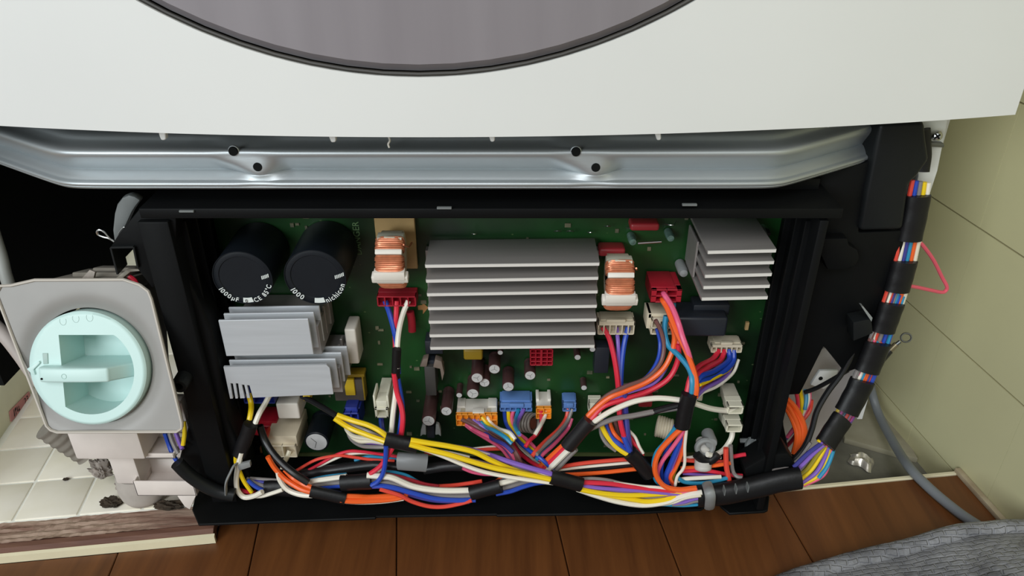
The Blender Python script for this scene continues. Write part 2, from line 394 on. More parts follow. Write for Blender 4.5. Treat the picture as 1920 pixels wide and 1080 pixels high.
wall = struct('wall_right')
MB().rbox(0.4352, 0.50, -1.3, 1.2, -0.06, 1.3).build('grout_bed', WGROUT, wall)
for iy in range(-6, 9):
    for iz in range(-1, 12):
        y0 = 0.394 + 0.1 * iy; z0 = -0.005 + 0.1 * iz
        mb = MB().rbox(0.4338 + random.uniform(0, 0.0003), 0.4354, y0 + 0.0001, y0 + 0.0999, max(z0, -0.05) + 0.0007, z0 + 0.0993)
        mb.build('tile', WTILE, wall)
MB().rbox(0.4285, 0.4336, -0.6, 0.4283, 0.0, 0.0045).build('baseboard_strip', mat('chipped_cream', rgb(206, 192, 164), 0.7, c2=rgb(160, 140, 112), nscale=40), wall, bevel=0.0008, label='chipped cream strip along the foot of the wall')
MB().rbox(-1.2, 0.5, 1.2, 1.25, -0.06, 1.3).build('wall_back', WTILE)['kind'] = 'structure'

# ================================================================== THE WASHING MACHINE
MX = -0.047
def bow(x): return 0.383 + 0.353 * (x - MX) ** 2
wm = thing('washing_machine', 'white front-loading washing machine with its lower front panel taken off', 'washing machine', (MX, 0.60, 0.0))
ZB, ZT = H - 0.1305, H + 0.55
dc = (-0.0465, H + 0.1775); DR = 0.277
rect = [(MX - 0.331, ZB), (MX + 0.331, ZB), (MX + 0.331, ZT), (MX - 0.331, ZT)]
A = angles(160, dc, rect)
for x in [MX - 0.331 + 0.0331 * i for i in range(21)]: A.append(math.atan2(ZB - dc[1], x - dc[0]) % (2 * math.pi))
A = sorted(A); A = [a for i, a in enumerate(A) if i == 0 or a - A[i - 1] > 1e-4]
outer = [poly_ray(rect, dc, a) for a in A]; inner = [(dc[0] + DR * math.cos(a), dc[1] + DR * math.sin(a)) for a in A]
MB().ringplate(outer, inner, lambda x, z: (x, bow(x), z), lambda x, z: (x, bow(x) + 0.006, z), rings=10).build('front_panel', WHITE, wm, smooth=True)
# door: shallow smoky dish with a dark rim
mb = MB(); n = 96; rings = [0.0, 0.2, 0.4, 0.6, 0.75, 0.88, 0.95, 0.985, 1.0]
vs = []
for w in rings:
    for k in range(n):
        a = 2 * math.pi * k / n; x = dc[0] + (DR - 0.0022) * w * math.cos(a); z = dc[1] + (DR - 0.0022) * w * math.sin(a)
        vs.append((x, bow(x) + 0.0005 + (0.004 if w == 1.0 else 0) - 0.010 * (1 - w * w), z))
fs = [(i * n + k, i * n + (k + 1) % n, (i + 1) * n + (k + 1) % n, (i + 1) * n + k) for i in range(len(rings) - 1) for k in range(n)]
door = mb.add(vs, fs).build('door', DOORM, wm, smooth=True, label='round smoky grey door')
ring = []
for k in range(n):
    a = 2 * math.pi * k / n; x = dc[0] + (DR - 0.0010) * math.cos(a); ring.append((x, bow(x) + 0.0022, dc[1] + (DR - 0.0010) * math.sin(a)))
MB().loop(ring, 0.0012, 8).build('door_rim', RIMM, door, smooth=True, label='dark rim')
# cabinet sides, back and the dark inside
MB().box(MX - 0.331, MX - 0.327, 0.43, 0.95, 0.16, ZT).build('side_panel', WHITE, wm)
MB().box(MX + 0.3225, MX + 0.3265, 0.475, 0.95, 0.06, ZT).build('side_panel', WHITE, wm)
MB().box(MX - 0.325, MX + 0.30, 0.72, 0.74, 0.02, ZT).build('inner_back', BLKD, wm)
MB().box(MX - 0.3268, MX - 0.318, 0.44, 0.72, 0.12, ZT).build('inner_side', BLKD, wm)
MB().box(MX - 0.331, MX + 0.327, 0.43, 0.95, ZT, ZT + 0.02).build('top_panel', WHITE, wm)
# galvanised cross bar: rolled profile, bent back at both ends, two bosses with two holes each
rows = [(238, .432), (246, .426), (256, .4205), (266, .4175), (274, .4130), (280, .4072), (284, .4045), (288, .4035), (293, .4040), (299, .4060), (306, .4088), (312, .4108), (316, .4118), (319, .4112), (322, .4092), (327, .4072), (334, .4050), (340, .4034), (343, .4014), (345.5, .4006), (347.5, .4010), (349, .4022), (350.5, .4016), (352, .4030)]
RZ = [(p.x, p.y) for p in smooth_path([Vector((PY(790, y, Y).z, Y, 0)) for y, Y in rows], 3)]
Z_TOP = PY(790, 254, .42).z
holes = [(437, 284), (483, 313), (1080, 285), (1117, 314)]
HP = [PY(x, y, 0.4025) for x, y in holes]
bxl, bxr = -0.252, 0.1506
def bend(x):
    f = lambda d: 0.64 * (math.sqrt(d * d + 0.00005) + d) / 2
    return f(bxl - x) + f(x - bxr)
cols = [-0.345 + 0.0018 * i for i in range(321)]
vs = []
for x in cols:
    for z, Y in RZ:
        w = 0
        for i in (0, 2):
            a, b = HP[i], HP[i + 1]
            ab = Vector((b.x - a.x, b.z - a.z)); t = max(0, min(1, ((x - a.x) * ab.x + (z - a.z) * ab.y) / ab.length_squared))
            d = math.hypot(x - a.x - ab.x * t, (z - a.z - ab.y * t) * 1.0)
            s = max(0, min(1, (0.0170 - d) / 0.0145)); g = max(0, min(1, (Z_TOP - z) / 0.008)); w = max(w, s * s * (3 - 2 * s) * g * g * (3 - 2 * g))
        vs.append((x, Y * (1 - w) + (0.4032 + (z - HP[1].z) * 0.10) * w + bend(x), z))
m = len(RZ)
bar = MB().add(vs, [(i * m + j, (i + 1) * m + j, (i + 1) * m + j + 1, i * m + j + 1) for i in range(len(cols) - 1) for j in range(m - 1)])
bar = bar.build('cross_bar', ZINC, wm, smooth=True, label='galvanised steel cross bar')
sd = bar.modifiers.new('thickness', 'SOLIDIFY'); sd.thickness = 0.0008; sd.offset = 1
for p in HP:
    r = plen(8.5, 440, 290, 0.40)
    mb = MB().lathe((p.x, 0.4036, p.z), (0, -1, 0), [(-0.001, r), (0.0002, r * 1.0), (0.0005, r * 1.08), (0.0002, r * 1.22), (-0.001, r * 1.24)], 20)
    mb.build('hole_rim', ZINC, bar, smooth=True)
    MB().cyl((p.x, 0.4025 - 0.0004, p.z), (p.x, 0.4045, p.z), r, n=20).build('hole', BLKD, bar, label='dark round hole')
# white hooks of the panel over the bar
for x, y0, y1, w in [(303, 246, 263, 7), (622, 252, 267, 7), (921, 252, 266, 6), (1233, 248, 263, 6), (1552, 232, 239, 5)]:
    Y = bow(PY(x, y0, 0.39).x) + 0.007
    mb = MB().prism([PY(x - w, y0, Y), PY(x + w, y0, Y), PY(x + w + 1, y1 - 3, Y), PY(x + w - 1, y1, Y), PY(x - 1, y1, Y), PY(x - w + 3, y1 - 7, Y)], (0, 0.0035, 0))
    mb.build('panel_hook', WHITE, wm, bevel=0.0004, seg=1)
mb = MB().tube(smooth_path([PY(727, 252, .408), PY(731, 263, .405), PY(728, 270, .404), PY(730, 277, .4035)]), 0.0006, 6)
mb.build('lint_thread', NYL, wm, smooth=True, label='small white shred of lint hanging on the bar')
# white flange with a screw at the right
pts = [PY(x, y, 0.462) for x, y in [(1712, 200), (1790, 200), (1777, 226), (1758, 320), (1741, 372), (1722, 420), (1700, 420), (1722, 330)]]
MB().prism(pts, (0, 0.004, 0)).build('side_flange', WHITE, wm, bevel=0.0005)
pts = [PY(x, y, 0.458) for x, y in [(1737, 267), (1770, 269), (1771, 273), (1770, 277), (1738, 275)]]
MB().prism(pts, (0, 0.005, 0)).build('flange_ledge', ZINCD, wm, bevel=0.0004)
sp = PY(1757, 255, 0.452); r = plen(10, 1757, 255, 0.452)
scr = MB().lathe(sp, (-0.35, -0.85, 0.15), [(-0.012, r * 0.5), (-0.003, r * 0.5), (-0.003, r), (0.0, r * 0.95), (0.0018, r * 0.55), (0.0022, 0.0)], 20).build('screw', CHROME, wm, smooth=True, label='silver cross-head screw')
Av = Vector((-0.35, -0.85, 0.15)).normalized(); U = Av.orthogonal().normalized(); V = Av.cross(U)
mb = MB()
for D, E2 in ((U, V), (V, U)):
    c = sp + Av * 0.0021
    mb.hexa([c + D * sx * 0.0019 + E2 * sy * 0.0005 + Av * (0.0002 - sz * 0.001) for sz in (0, 1) for sx, sy in ((-1, -1), (1, -1), (1, 1), (-1, 1))])
mb.build('cross_slot', BLKD, scr)
# white base plates seen through the gap by the orange wires
pts = [PY(x, y, 0.500) for x, y in [(1508, 662), (1600, 640), (1640, 690), (1600, 780), (1530, 860), (1440, 860), (1440, 740)]]
MB().prism(pts, (0, 0.003, 0)).build('base_panel', mat('greyish_enamel', rgb(196, 190, 186), 0.5), wm)
pts = [PY(x, y, 0.47) for x, y in [(1520, 722), (1537, 696), (1572, 695), (1563, 716), (1545, 730)]]
brk = MB().prism(pts, (0, 0.003, 0)).build('foot_bracket', WHITE, wm, bevel=0.0005, label='small white bracket with a hole')
p = PY(1539, 710, 0.4695); MB().cyl(p, p + Vector((0, 0.001, 0)), 0.0016, n=14).build('hole', BLKD, brk)

# ================================================================== THE BLACK CONTROL BOX
YB = 0.46
box = thing('control_box', 'black plastic control box tray holding the green circuit board', 'control box', (-0.01, 0.43, 0.033))
MB().box(-0.20, 0.182, 0.4635, 0.4675, 0.033, 0.275).build('back_wall', BLKD, box)
MB().box(-0.2165, -0.1985, 0.400, 0.4635, 0.045, 0.268).build('side_wall', BLK, box, bevel=0.001)
MB().box(0.1785, 0.184, 0.402, 0.4635, 0.035, 0.268).build('side_wall', BLK, box, bevel=0.001)
MB().box(-0.214, 0.19, 0.4005, 0.4675, 0.2698, 0.2762).build('top_wall', BLK, box, bevel=0.0008)
MB().box(-0.20, 0.185, 0.428, 0.452, 0.2762, 0.2835).build('top_rib', BLK, box, bevel=0.0008)
for x, y in [(350, 396), (833, 390), (1293, 384)]:
    p = PY(x, y, 0.400)
    MB().box(p.x - 0.0042, p.x + 0.0042, 0.3992, 0.4012, p.z - 0.0006, p.z + 0.0006).build('slot_glint', GREYD, box, bevel=0.0002, seg=1)  # grey strip paints the highlight along a slot in the black lip
# stepped ribs on the inner side of the right and left walls
for Y, w in ((0.444, 0.004), (0.428, 0.0035), (0.414, 0.003)):
    MB().box(0.1785 - w, 0.179, Y, Y + 0.002, 0.04, 0.262).build('wall_rib', BLK, box, bevel=0.0005, seg=1)
    MB().box(-0.199, -0.1985 + w * 1.2, Y, Y + 0.002, 0.05, 0.262).build('wall_rib', BLK, box, bevel=0.0005, seg=1)
# chamfered upper left corner with a small open bracket, lever and wire clip
pts = [PY(x, y, 0.404) for x, y in [(262, 391), (330, 391), (330, 470), (300, 520), (285, 540), (258, 505), (252, 464), (208, 462), (222, 440)]]
MB().prism(pts, (0, 0.012, 0)).build('corner_plate', BLK, box, bevel=0.0008)
mb = MB()
a, b, c, d = [PY(x, y, 0.402) for x, y in [(207, 465), (250, 464), (258, 503), (220, 515)]]
for p, q2 in ((a, b), (b, c), (a, d)):
    dv = (q2 - p).normalized(); nn = Vector((0, 1, 0)).cross(dv) * 0.0006
    mb.hexa([p - nn, q2 - nn, q2 + nn, p + nn] + [v + Vector((0, 0.013, 0)) for v in (p - nn, q2 - nn, q2 + nn, p + nn)])
mb.build('corner_bracket', BLKG, box, bevel=0.0002, seg=1)
pts = [PY(x, y, 0.418) for x, y in [(219, 384), (229, 371), (241, 366), (252, 369), (263, 376), (254, 387), (247, 398), (236, 422), (226, 442), (214, 455), (211, 432), (214, 402)]]
lev = MB().prism(pts, (0, 0.006, 0)).build('lever', GREYD, box, bevel=0.0012, label='grey plastic lever')
MB().tube(smooth_path([PY(x, y, 0.4165) for x, y in [(222, 438), (228, 430), (233, 426), (231, 433), (225, 438)]]), 0.0004, 6).build('spring', CHROME, lev, smooth=True)
MB().tube(smooth_path([PY(x, y, 0.405) for x, y in [(214, 453), (204, 447), (193, 444), (184, 440), (182, 434), (187, 431), (196, 436), (206, 447), (213, 452)]]), 0.0006, 6).build('wire_clip', CHROME, box, smooth=True, label='thin steel wire clip')
# screw posts
p = PY(335, 725, 0.39)
post = MB().lathe((p.x, 0.463, p.z), (0, -1, 0), [(0.0, 0.0062), (0.072, 0.0052), (0.073, 0.0047), (0.073, 0.0026), (0.066, 0.0022)], 24).build('screw_post', BLKG, box, smooth=True, bevel=0)
p2 = PY(778, 357, 0.452)
MB().lathe(p2, (0, -1, 0.25), [(-0.004, 0.0044), (0.0, 0.0044), (0.0004, 0.0036), (0.0, 0.003), (0.0, 0.0022), (0.0012, 0.0018), (0.0012, 0)], 20).build('screw_boss', ZINCD, box, smooth=True)
p2 = PY(522, 355, 0.452)
MB().lathe(p2, (0, -1, 0.25), [(-0.004, 0.0044), (0.0, 0.0044), (0.0004, 0.0036), (-0.002, 0.003), (-0.002, 0)], 20).build('screw_boss', BLKG, box, smooth=True)
# floor of the box with its forward lips
ZP = 0.035
pts = [PZ(x, y, ZP) for x, y in [(420, 848), (372, 905), (360, 955), (372, 983), (704, 971), (705, 968), (930, 964), (932, 966), (1180, 962), (1315, 955), (1345, 935), (1500, 905), (1490, 850)]]
MB().prism(pts, (0, 0, -0.0022)).build('base_plate', BLK, box, bevel=0.0005, seg=1)
pts = [PZ(x, y, ZP - 0.001) for x, y in [(1335, 920), (1435, 905), (1443, 932), (1440, 956), (1433, 959), (1368, 963), (1352, 950)]]
MB().prism(pts, (0, 0, -0.0022)).build('tab', BLK, box, bevel=0.0006, seg=1)
MB().box(-0.19, 0.17, 0.44, 0.60, 0.0, 0.033).build('pedestal', BLKD, box)
# rounded lower left corner
pts = [PY(x, y, 0.407) for x, y in [(300, 560), (345, 740), (352, 800), (338, 850), (330, 884), (352, 892), (378, 912), (408, 928), (446, 934), (470, 905), (455, 850), (428, 790), (398, 620), (330, 480)]]
MB().prism(pts, (0, 0.02, 0)).build('lower_corner', BLK, box, bevel=0.0025, seg=3)
MB().tube(smooth_path([PY(x, y, 0.396) for x, y in [(332, 868), (352, 888), (380, 908), (410, 922), (440, 928)]]), 0.0048, 12).build('corner_duct', BLKG, box, smooth=True)
p = PY(394, 868, 0.4065); MB().lathe(p, (0, -1, 0), [(0, 0.0036), (0.001, 0.0034), (0.001, 0.0022), (0, 0.002), (0, 0)], 20).build('blind_boss', BLK, box, smooth=True)

# the chassis column and side plate at the right belong to the machine
pts = [PY(x, y, 0.436) for x, y in [(1649, 232), (1735, 228), (1738, 262), (1744, 300), (1722, 330), (1706, 345), (1694, 432), (1611, 434), (1624, 360)]]
MB().prism(pts, (0, 0.03, 0)).build('chassis_column', BLKG, wm, bevel=0.003, seg=3, label='black plastic column')
pts = [PY(x, y, 0.440) for x, y in [(1535, 330), (1640, 300), (1625, 360), (1610, 436), (1700, 432), (1690, 480), (1664, 556), (1640, 625), (1612, 690), (1585, 700), (1545, 650), (1520, 700), (1500, 740), (1466, 742), (1470, 800), (1482, 858), (1440, 880), (1445, 820), (1470, 640), (1500, 480)]]
MB().prism(pts, (0, 0.018, 0)).build('chassis_plate', BLK, wm, bevel=0.0012, label='black plastic side plate')
pts = [PY(x, y, 0.432) for x, y in [(1533, 448), (1590, 447), (1592, 460), (1608, 468), (1612, 484), (1604, 500), (1584, 506), (1552, 507), (1540, 480)]]
MB().prism(pts, (0, 0.012, 0)).build('chassis_hook', BLK, wm, bevel=0.0012)
mb = MB(); pts = [PY(x, y, 0.425) for x, y in [(1600, 605), (1634, 598), (1637, 625), (1600, 640)]]
mb.prism(pts, (0, 0.012, 0)); mb.build('chassis_tab', BLKG, wm, bevel=0.0006)
pts = [PY(x, y, 0.424) for x, y in [(1615, 574), (1619, 575), (1636, 596), (1634, 603)]]
MB().prism(pts, (0, 0.004, 0)).build('bright_sliver', ZINC, wm, label='bright metal sliver')
pts = [PY(x, y, 0.405) for x, y in [(1440, 855), (1478, 850), (1500, 885), (1470, 905), (1400, 905), (1395, 880)]]
MB().prism(pts, (0, 0.02, 0)).build('lower_corner', BLK, box, bevel=0.002)
mb = MB().tube(smooth_path([PY(1410, 824, .43), PY(1404, 838, .425), PY(1416, 858, .42)]), [0.003] * 13, 8)
mb.build('grey_clip', GREYD, box, smooth=True, label='dull grey plastic clip')
mb = MB().cyl(PY(1388, 826, .432), PY(1420, 826, .428), 0.0018, n=8).build('clip_bar', GREYD, box, smooth=True)

# ================================================================== THE CIRCUIT BOARD AND ITS SOLDERED PARTS
pcb = thing('circuit_board', 'green circuit board crowded with heat sinks, capacitors and sockets', 'circuit board', (-0.01, 0.461, 0.035))
MB().box(-0.198, 0.179, YB, YB + 0.0016, 0.0352, 0.262).build('board', PCB, pcb, bevel=0.0003, seg=1, label='green board')
vs, fs, w = text_mb('DANGER', 0.0062, lambda x, y: (PY(678, 470, YB).x - y * 1.0, YB - 0.0003, PY(678, 478, YB).z + x))
MB().add(vs, fs).build('printed_warning', PRINTG, pcb, label='pale green lettering running upward')
# pale printed arrow
pts = [PY(x, y, YB - 0.0004) for x, y in [(783, 573), (792, 572), (791, 566), (803, 577), (793, 589), (793, 581), (784, 581)]]
MB().prism(pts, (0, 0.0002, 0)).build('printed_arrow', mat('print_tan', rgb(168, 120, 70), 0.7), pcb)

# two large black capacitors
def big_capacitor(px, py, rpx, arcs, ticks):
    Yf = 0.4165; c = PY(px, py, Yf); r = plen(rpx, px, py, Yf)
    tilt = Vector((0.0, -1, 0.0))
    o = MB().lathe((c.x, 0.459, c.z), tilt, [(0, r * 0.98), (0.002, r), (0.0410, r), (0.0422, r * 0.99), (0.0425, r * 0.96), (0.0425, r * 0.80), (0.0420, r * 0.78), (0.0419, 0)], 56).build('capacitor', CAPB, pcb, smooth=True, label='large black can capacitor')
    yt = Yf - 0.0007
    def on(rad, ang): return (c.x + math.cos(ang) * rad, yt, c.z + math.sin(ang) * rad)
    for s, a0, size, rr in arcs:            # lettering set along the rim, tops towards the centre
        vsA, fsA = [], []; a = math.radians(a0)
        for ch in s:
            if ch == ' ': a += size * 0.45 / rr; continue
            vs, fs, w = text_mb(ch, size, lambda x, y: (x, y), .018)
            o0 = len(vsA)
            for x, y in vs:
                an = a + x / rr; vsA.append(on(rr - y, an))
            fsA += [tuple(i + o0 for i in f) for f in fs]
            a += (w + size * 0.13) / rr
        MB().add(vsA, fsA).build('printed_text', PRINT, o, label='white lettering along the rim')
    # white patch
    ring = []
    for k in range(7):
        an = math.radians(262 + 22 * k / 6); ring.append(on(r * 0.945, an))
    for k in range(7):
        an = math.radians(284 - 22 * k / 6); ring.append(on(r * 0.765, an))
    MB().prism([(p[0], p[1] + 0.0001, p[2]) for p in ring], (0, 0.0003, 0)).build('printed_patch', PRINT, o)
    mb = MB()
    for k in range(ticks):
        an = math.radians(13 + k * 0.0); rad = r * (0.66 + 0.055 * k); p = on(rad, math.radians(2 + k * 1.2))
        mb.box(p[0] - 0.0003, p[0] + 0.0003, yt, yt + 0.0003, p[2] - 0.0012, p[2] + 0.0012)
    mb.build('printed_marks', PRINT, o)
    MB().loop([(lambda p: (p[0], p[1] + .0005, p[2]))(on(r * 0.985, 2 * math.pi * k / 64)) for k in range(64)], 0.00035, 6).build('sleeve_lip', CAPB, o, smooth=True)
    return c, r, o
c, r, capo = big_capacitor(455, 521, 56, [('1000µF', 203, 0.0046, 0.0181), ('CE 85°C', 286, 0.0043, 0.0181)], 5)
vs, fs, w = text_mb('0', 0.0034, lambda x, y: (c.x - 0.0010 + x, 0.4154, c.z - r * 0.93 + y))
MB().add(vs, fs).build('printed_digit', BLACKINK, capo)
big_capacitor(591, 520, 58, [('1000', 205, 0.0050, 0.0187), ('nichicon', 286, 0.0048, 0.0187)], 6)

# heat sinks -----------------------------------------------------------------
def flat_fin(hs, pts, Y, th=0.0016, m=ALU, label=None):
    return MB().prism([PY(x, y, Y) for x, y in pts], (0, th, 0)).build('fin', m, hs, bevel=0.0003, seg=1)
def hs_plate_stack(name, front, n, dY, dx, lo, label):
    hs = None
    return hs
hs1 = fb(440, 612, 600, 664, 0.418, 0.4585).build('heat_sink', ALUG, pcb, label='silver heat sink of upright plates under the large capacitors')
for k in range(3):
    Y = 0.410 + 0.0078 * k
    X0, X1 = PY(409, 601, 0.410).x, PY(578, 600, 0.410).x
    z1, z0 = PY(409, 601, 0.410).z, PY(424, 668, 0.410).z
    dz = -0.0008
    if k: X0, X1 = X0 + 0.0007 * k, X1 + 0.0018 * k
    mb = MB().hexa([(X0, Y, z0), (X1, Y, z0 + 0.0014), (X1, Y + .0016, z0 + 0.0014), (X0, Y + .0016, z0), (X0, Y, z1), (X1, Y, z1 + 0.0012), (X1, Y + .0016, z1 + .0012), (X0, Y + .0016, z1)])
    mb.build('fin', ALU, hs1, bevel=0.0003, seg=1)
for k in range(4):                       # stubs beyond the spine at the right end
    p = PY(592 + 7 * k, 640 - 18 * k, 0.420 + 0.008 * k)
    MB().box(p.x, p.x + 0.0018, 0.421 + 0.008 * k, 0.426 + 0.008 * k, p.z - 0.010, p.z + 0.012).build('fin_stub', ALUG, hs1, bevel=0.0003, seg=1)
hs2 = fb(482, 690, 640, 735, 0.418, 0.4585).build('heat_sink', ALUG, pcb, label='silver heat sink of upright plates with four slots at its foot')
for k in range(4):
    Y = 0.408 + 0.0072 * k
    P = lambda x, y: PY(x, y, 0.408)
    if k == 0:
        pts = [(419, 688), (611, 683.5), (618, 690), (625, 738), (472, 746)]
        sl = [(472, 746), (462, 721), (466.5, 722), (476, 746)]
        poly = [(419, 688), (612, 684), (618, 690), (625, 739), (474.5, 745.5), (467.8, 722.5), (463, 722), (468.5, 746), (463.5, 746.2), (458, 721.5), (453.2, 721), (458.8, 746.5), (450.5, 747), (446.5, 719), (441.8, 718.5), (446, 747), (441.5, 747.2), (436.6, 719), (432, 718.5), (436.5, 747.2), (431.5, 747.5)]
        MB().prism([P(x, y) for x, y in poly], (0, 0.0016, 0)).build('fin', ALU, hs2)
    else:
        X0, X1 = P(419, 688).x + 0.0011 * k, P(618, 684).x + 0.0024 * k
        z0, z1, zm, Xm = P(430, 742).z, P(419, 688).z, P(430, 708).z, P(482, 720).x
        MB().prism([(X0, Y, zm), (Xm, Y, zm), (Xm, Y, z0), (X1, Y, z0 + .001), (X1, Y, z1 + .0012), (X0, Y, z1)], (0, .0016, 0)).build('fin', ALU, hs2, bevel=0.0003, seg=1)
for k in range(4):
    p = PY(622 + 6 * k, 705 - 16 * k, 0.420 + 0.008 * k)
    MB().box(p.x, p.x + 0.0018, 0.419 + 0.008 * k, 0.424 + 0.008 * k, p.z - 0.012, p.z + 0.010).build('fin_stub', ALUG, hs2, bevel=0.0003, seg=1)

def shelf_fins(hs, ends, Yf, Yb, th, skew=0.0):
    for (xl, yl, xr, yr) in ends:
        a, b = PY(xl, yl, Yf), PY(xr, yr, Yf)
        t = Vector((0, 0, th / 2)); d = Vector((0, Yb - Yf, 0)); sk = Vector((skew, 0, 0))
        fin = MB().hexa([a - t, b - t, b + d - t, a + d - t, a + t, b + t, b + d + t, a + d + t]).build('fin', ALUG, hs, bevel=0.0004, seg=2)
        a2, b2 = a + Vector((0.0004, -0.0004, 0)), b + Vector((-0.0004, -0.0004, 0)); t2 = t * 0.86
        MB().hexa([a2 - t2, b2 - t2, b2 - t2 + Vector((0, .0008, 0)), a2 - t2 + Vector((0, .0008, 0)), a2 + t2, b2 + t2, b2 + t2 + Vector((0, .0008, 0)), a2 + t2 + Vector((0, .0008, 0))]).build('edge_glint', ALU_GLINT, fin, label='front edge with a painted highlight')
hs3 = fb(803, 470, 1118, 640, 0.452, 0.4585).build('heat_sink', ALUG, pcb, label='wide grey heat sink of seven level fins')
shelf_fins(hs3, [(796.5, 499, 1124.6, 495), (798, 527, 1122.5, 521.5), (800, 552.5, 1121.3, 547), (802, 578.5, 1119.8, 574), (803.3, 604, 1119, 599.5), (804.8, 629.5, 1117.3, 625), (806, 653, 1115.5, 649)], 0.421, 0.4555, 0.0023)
hs4 = fb(1322, 470, 1440, 555, 0.452, 0.4585).build('heat_sink', ALUG, pcb, label='small grey heat sink of five level fins')
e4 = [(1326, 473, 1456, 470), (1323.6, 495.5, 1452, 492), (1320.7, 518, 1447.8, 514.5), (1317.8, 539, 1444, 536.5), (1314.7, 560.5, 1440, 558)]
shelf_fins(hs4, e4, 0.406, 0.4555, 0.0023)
a, b = PY(1324, 476, 0.406), PY(1316, 556, 0.406)
MB().box(a.x + 0.0002, a.x + 0.0016, 0.430, 0.4555, b.z, a.z - 0.004).build('web', ALUG, hs4, bevel=0.0003, seg=1)

# toroidal chokes, seen edge-on --------------------------------------------------
def choke(px, py):
    Y0 = 0.4385; Rr = 0.0200
    f = PY(px, py, Y0 - Rr); c = Vector((f.x, Y0, f.z - 0.0006)); w = 0.0092; core_in = 0.0105; core_out = 0.0175
    o = MB().lathe((c.x - w * 0.72, c.y, c.z), (1, 0, 0), [(0, core_in), (0, core_out), (2 * w * 0.72, core_out), (2 * w * 0.72, core_in), (0, core_in)], 40)
    o = o.build('choke', BEIGE, pcb, smooth=True, label='copper-wound choke in a white frame')
    mb = MB()
    seq = [69, 65, 61, 57, 53, 49, 45] + [30, 26, 22, 18, 14, 10, 6, 2] + [-27, -32, -37, -42, -47, -52, -57, -62]
    for i, deg in enumerate(seq):
        a = math.radians(deg); rad = Vector((0, -math.cos(a), math.sin(a))); X = Vector((1, 0, 0))
        n = 20; path = []
        for k in range(n):
            th = 2 * math.pi * k / n; e = 0.45
            sx = math.copysign(abs(math.cos(th)) ** e, math.cos(th)); sr = math.copysign(abs(math.sin(th)) ** e, math.sin(th))
            j = 0.00025 * math.sin(i * 2.1 + k * 0.7)
            path.append(c + X * (sx * (w - 0.0006 - (0.0006 if i % 3 == 1 else 0))) + rad * (0.0146 + sr * 0.0048 + j))
        mb.loop(path, 0.00074, 6)
    mb.build('winding', COPPER, o, smooth=True, label='copper winding')
    def bar(deg, half, thick, wid, name, out=0.0202):
        a = math.radians(deg); rad = Vector((0, -math.cos(a), math.sin(a))); tan = Vector((0, math.sin(a), math.cos(a))); X = Vector((1, 0, 0))
        P = [c + X * sx * wid + tan * sy * half + rad * rr for rr in (out - thick, out) for sx, sy in ((-1, -1), (1, -1), (1, 1), (-1, 1))]
        MB().hexa(P).build(name, NYL, o, bevel=0.0006, label='white plastic divider')
    bar(38, 0.0017, 0.004, 0.0084, 'divider', 0.0204)
    bar(-8, 0.0030, 0.006, 0.0098, 'divider', 0.0211)
    bar(-17, 0.0026, 0.006, 0.0115, 'crossbar', 0.0206)
    bar(-22, 0.0022, 0.006, 0.0088, 'divider', 0.0202)
    # clip on top and tan foot on the board
    p = PY(px, py - 75, Y0)
    MB().box(c.x - 0.0085, c.x + 0.0085, 0.432, 0.440, c.z + 0.0148, c.z + 0.0176).build('clip', IVORY, o, bevel=0.0006)
    MB().box(c.x - 0.0035, c.x + 0.0035, 0.4305, 0.433, c.z + 0.0155, c.z + 0.0186).build('clip_tab', IVORY, o, bevel=0.0004)
    for s in (-1, 1):
        MB().cyl((c.x + s * 0.0066 - 0.001, 0.4315, c.z + 0.0166), (c.x + s * 0.0066 + 0.001, 0.4315, c.z + 0.0166), 0.0016, n=14).build('pin', IVORY, o, smooth=True)
    if px < 900: MB().box(c.x - 0.0135, c.x + 0.0130, 0.456, 0.4595, c.z - 0.018, c.z + 0.0215).build('foot_board', TAN, o, bevel=0.0004, seg=1, label='tan foot board')
    MB().tube(smooth_path([(c.x + 0.0095, 0.425, c.z + 0.016), (c.x + 0.0112, 0.434, c.z + 0.010), (c.x + 0.0108, 0.452, c.z + 0.004)]), 0.0006, 6).build('lead', COPPER, o, smooth=True)
choke(729, 509); choke(1164, 552)

# sockets: body with real pockets ------------------------------------------------
def socket_mb(px0, py0, px1, py1, Yf, Yb, nx, nz, solid=0.0, wall=0.0009, pocket=0.006, side=0.0):
    pc = (py0 + py1) / 2
    x0, x1 = PY(px0, pc, Yf).x, PY(px1, pc, Yf).x; z1, z0 = PY(px0, py0, Yf).z, PY(px0, py1, Yf).z
    mb = MB().box(x0, x1, Yf + pocket, Yb, z0, z1)
    zs = z1 - (z1 - z0) * solid
    mb.box(x0, x1, Yf, Yf + pocket, min(zs, z1 - wall), z1)
    mb.box(x0, x1, Yf, Yf + pocket, z0, z0 + wall)
    sx = side * (x1 - x0)
    mb.box(x0, x0 + wall + sx, Yf, Yf + pocket, z0, z1); mb.box(x1 - wall - sx, x1, Yf, Yf + pocket, z0, z1)
    for i in range(1, nx):
        x = x0 + sx + (x1 - x0 - 2 * sx) * i / nx; mb.box(x - wall / 2, x + wall / 2, Yf, Yf + pocket, z0, zs)
    for j in range(1, nz):
        z = z0 + (zs - z0) * j / nz; mb.box(x0, x1, Yf, Yf + pocket, z - wall / 2, z + wall / 2)
    return mb, (x0, x1, z0, z1)
def socket(name, m, label, *a, **k):
    mb, _ = socket_mb(*a, **k)
    return mb.build(name, m, pcb, bevel=0.0002, seg=1, label=label)
s = socket('socket', REDN, 'red empty grid socket below the wide heat sink', 994, 655, 1037, 686, 0.440, 0.4585, 4, 4, wall=0.0008)
fb(1013, 656, 1017, 685, 0.4397, 0.441).build('grid_bar', REDN, s)
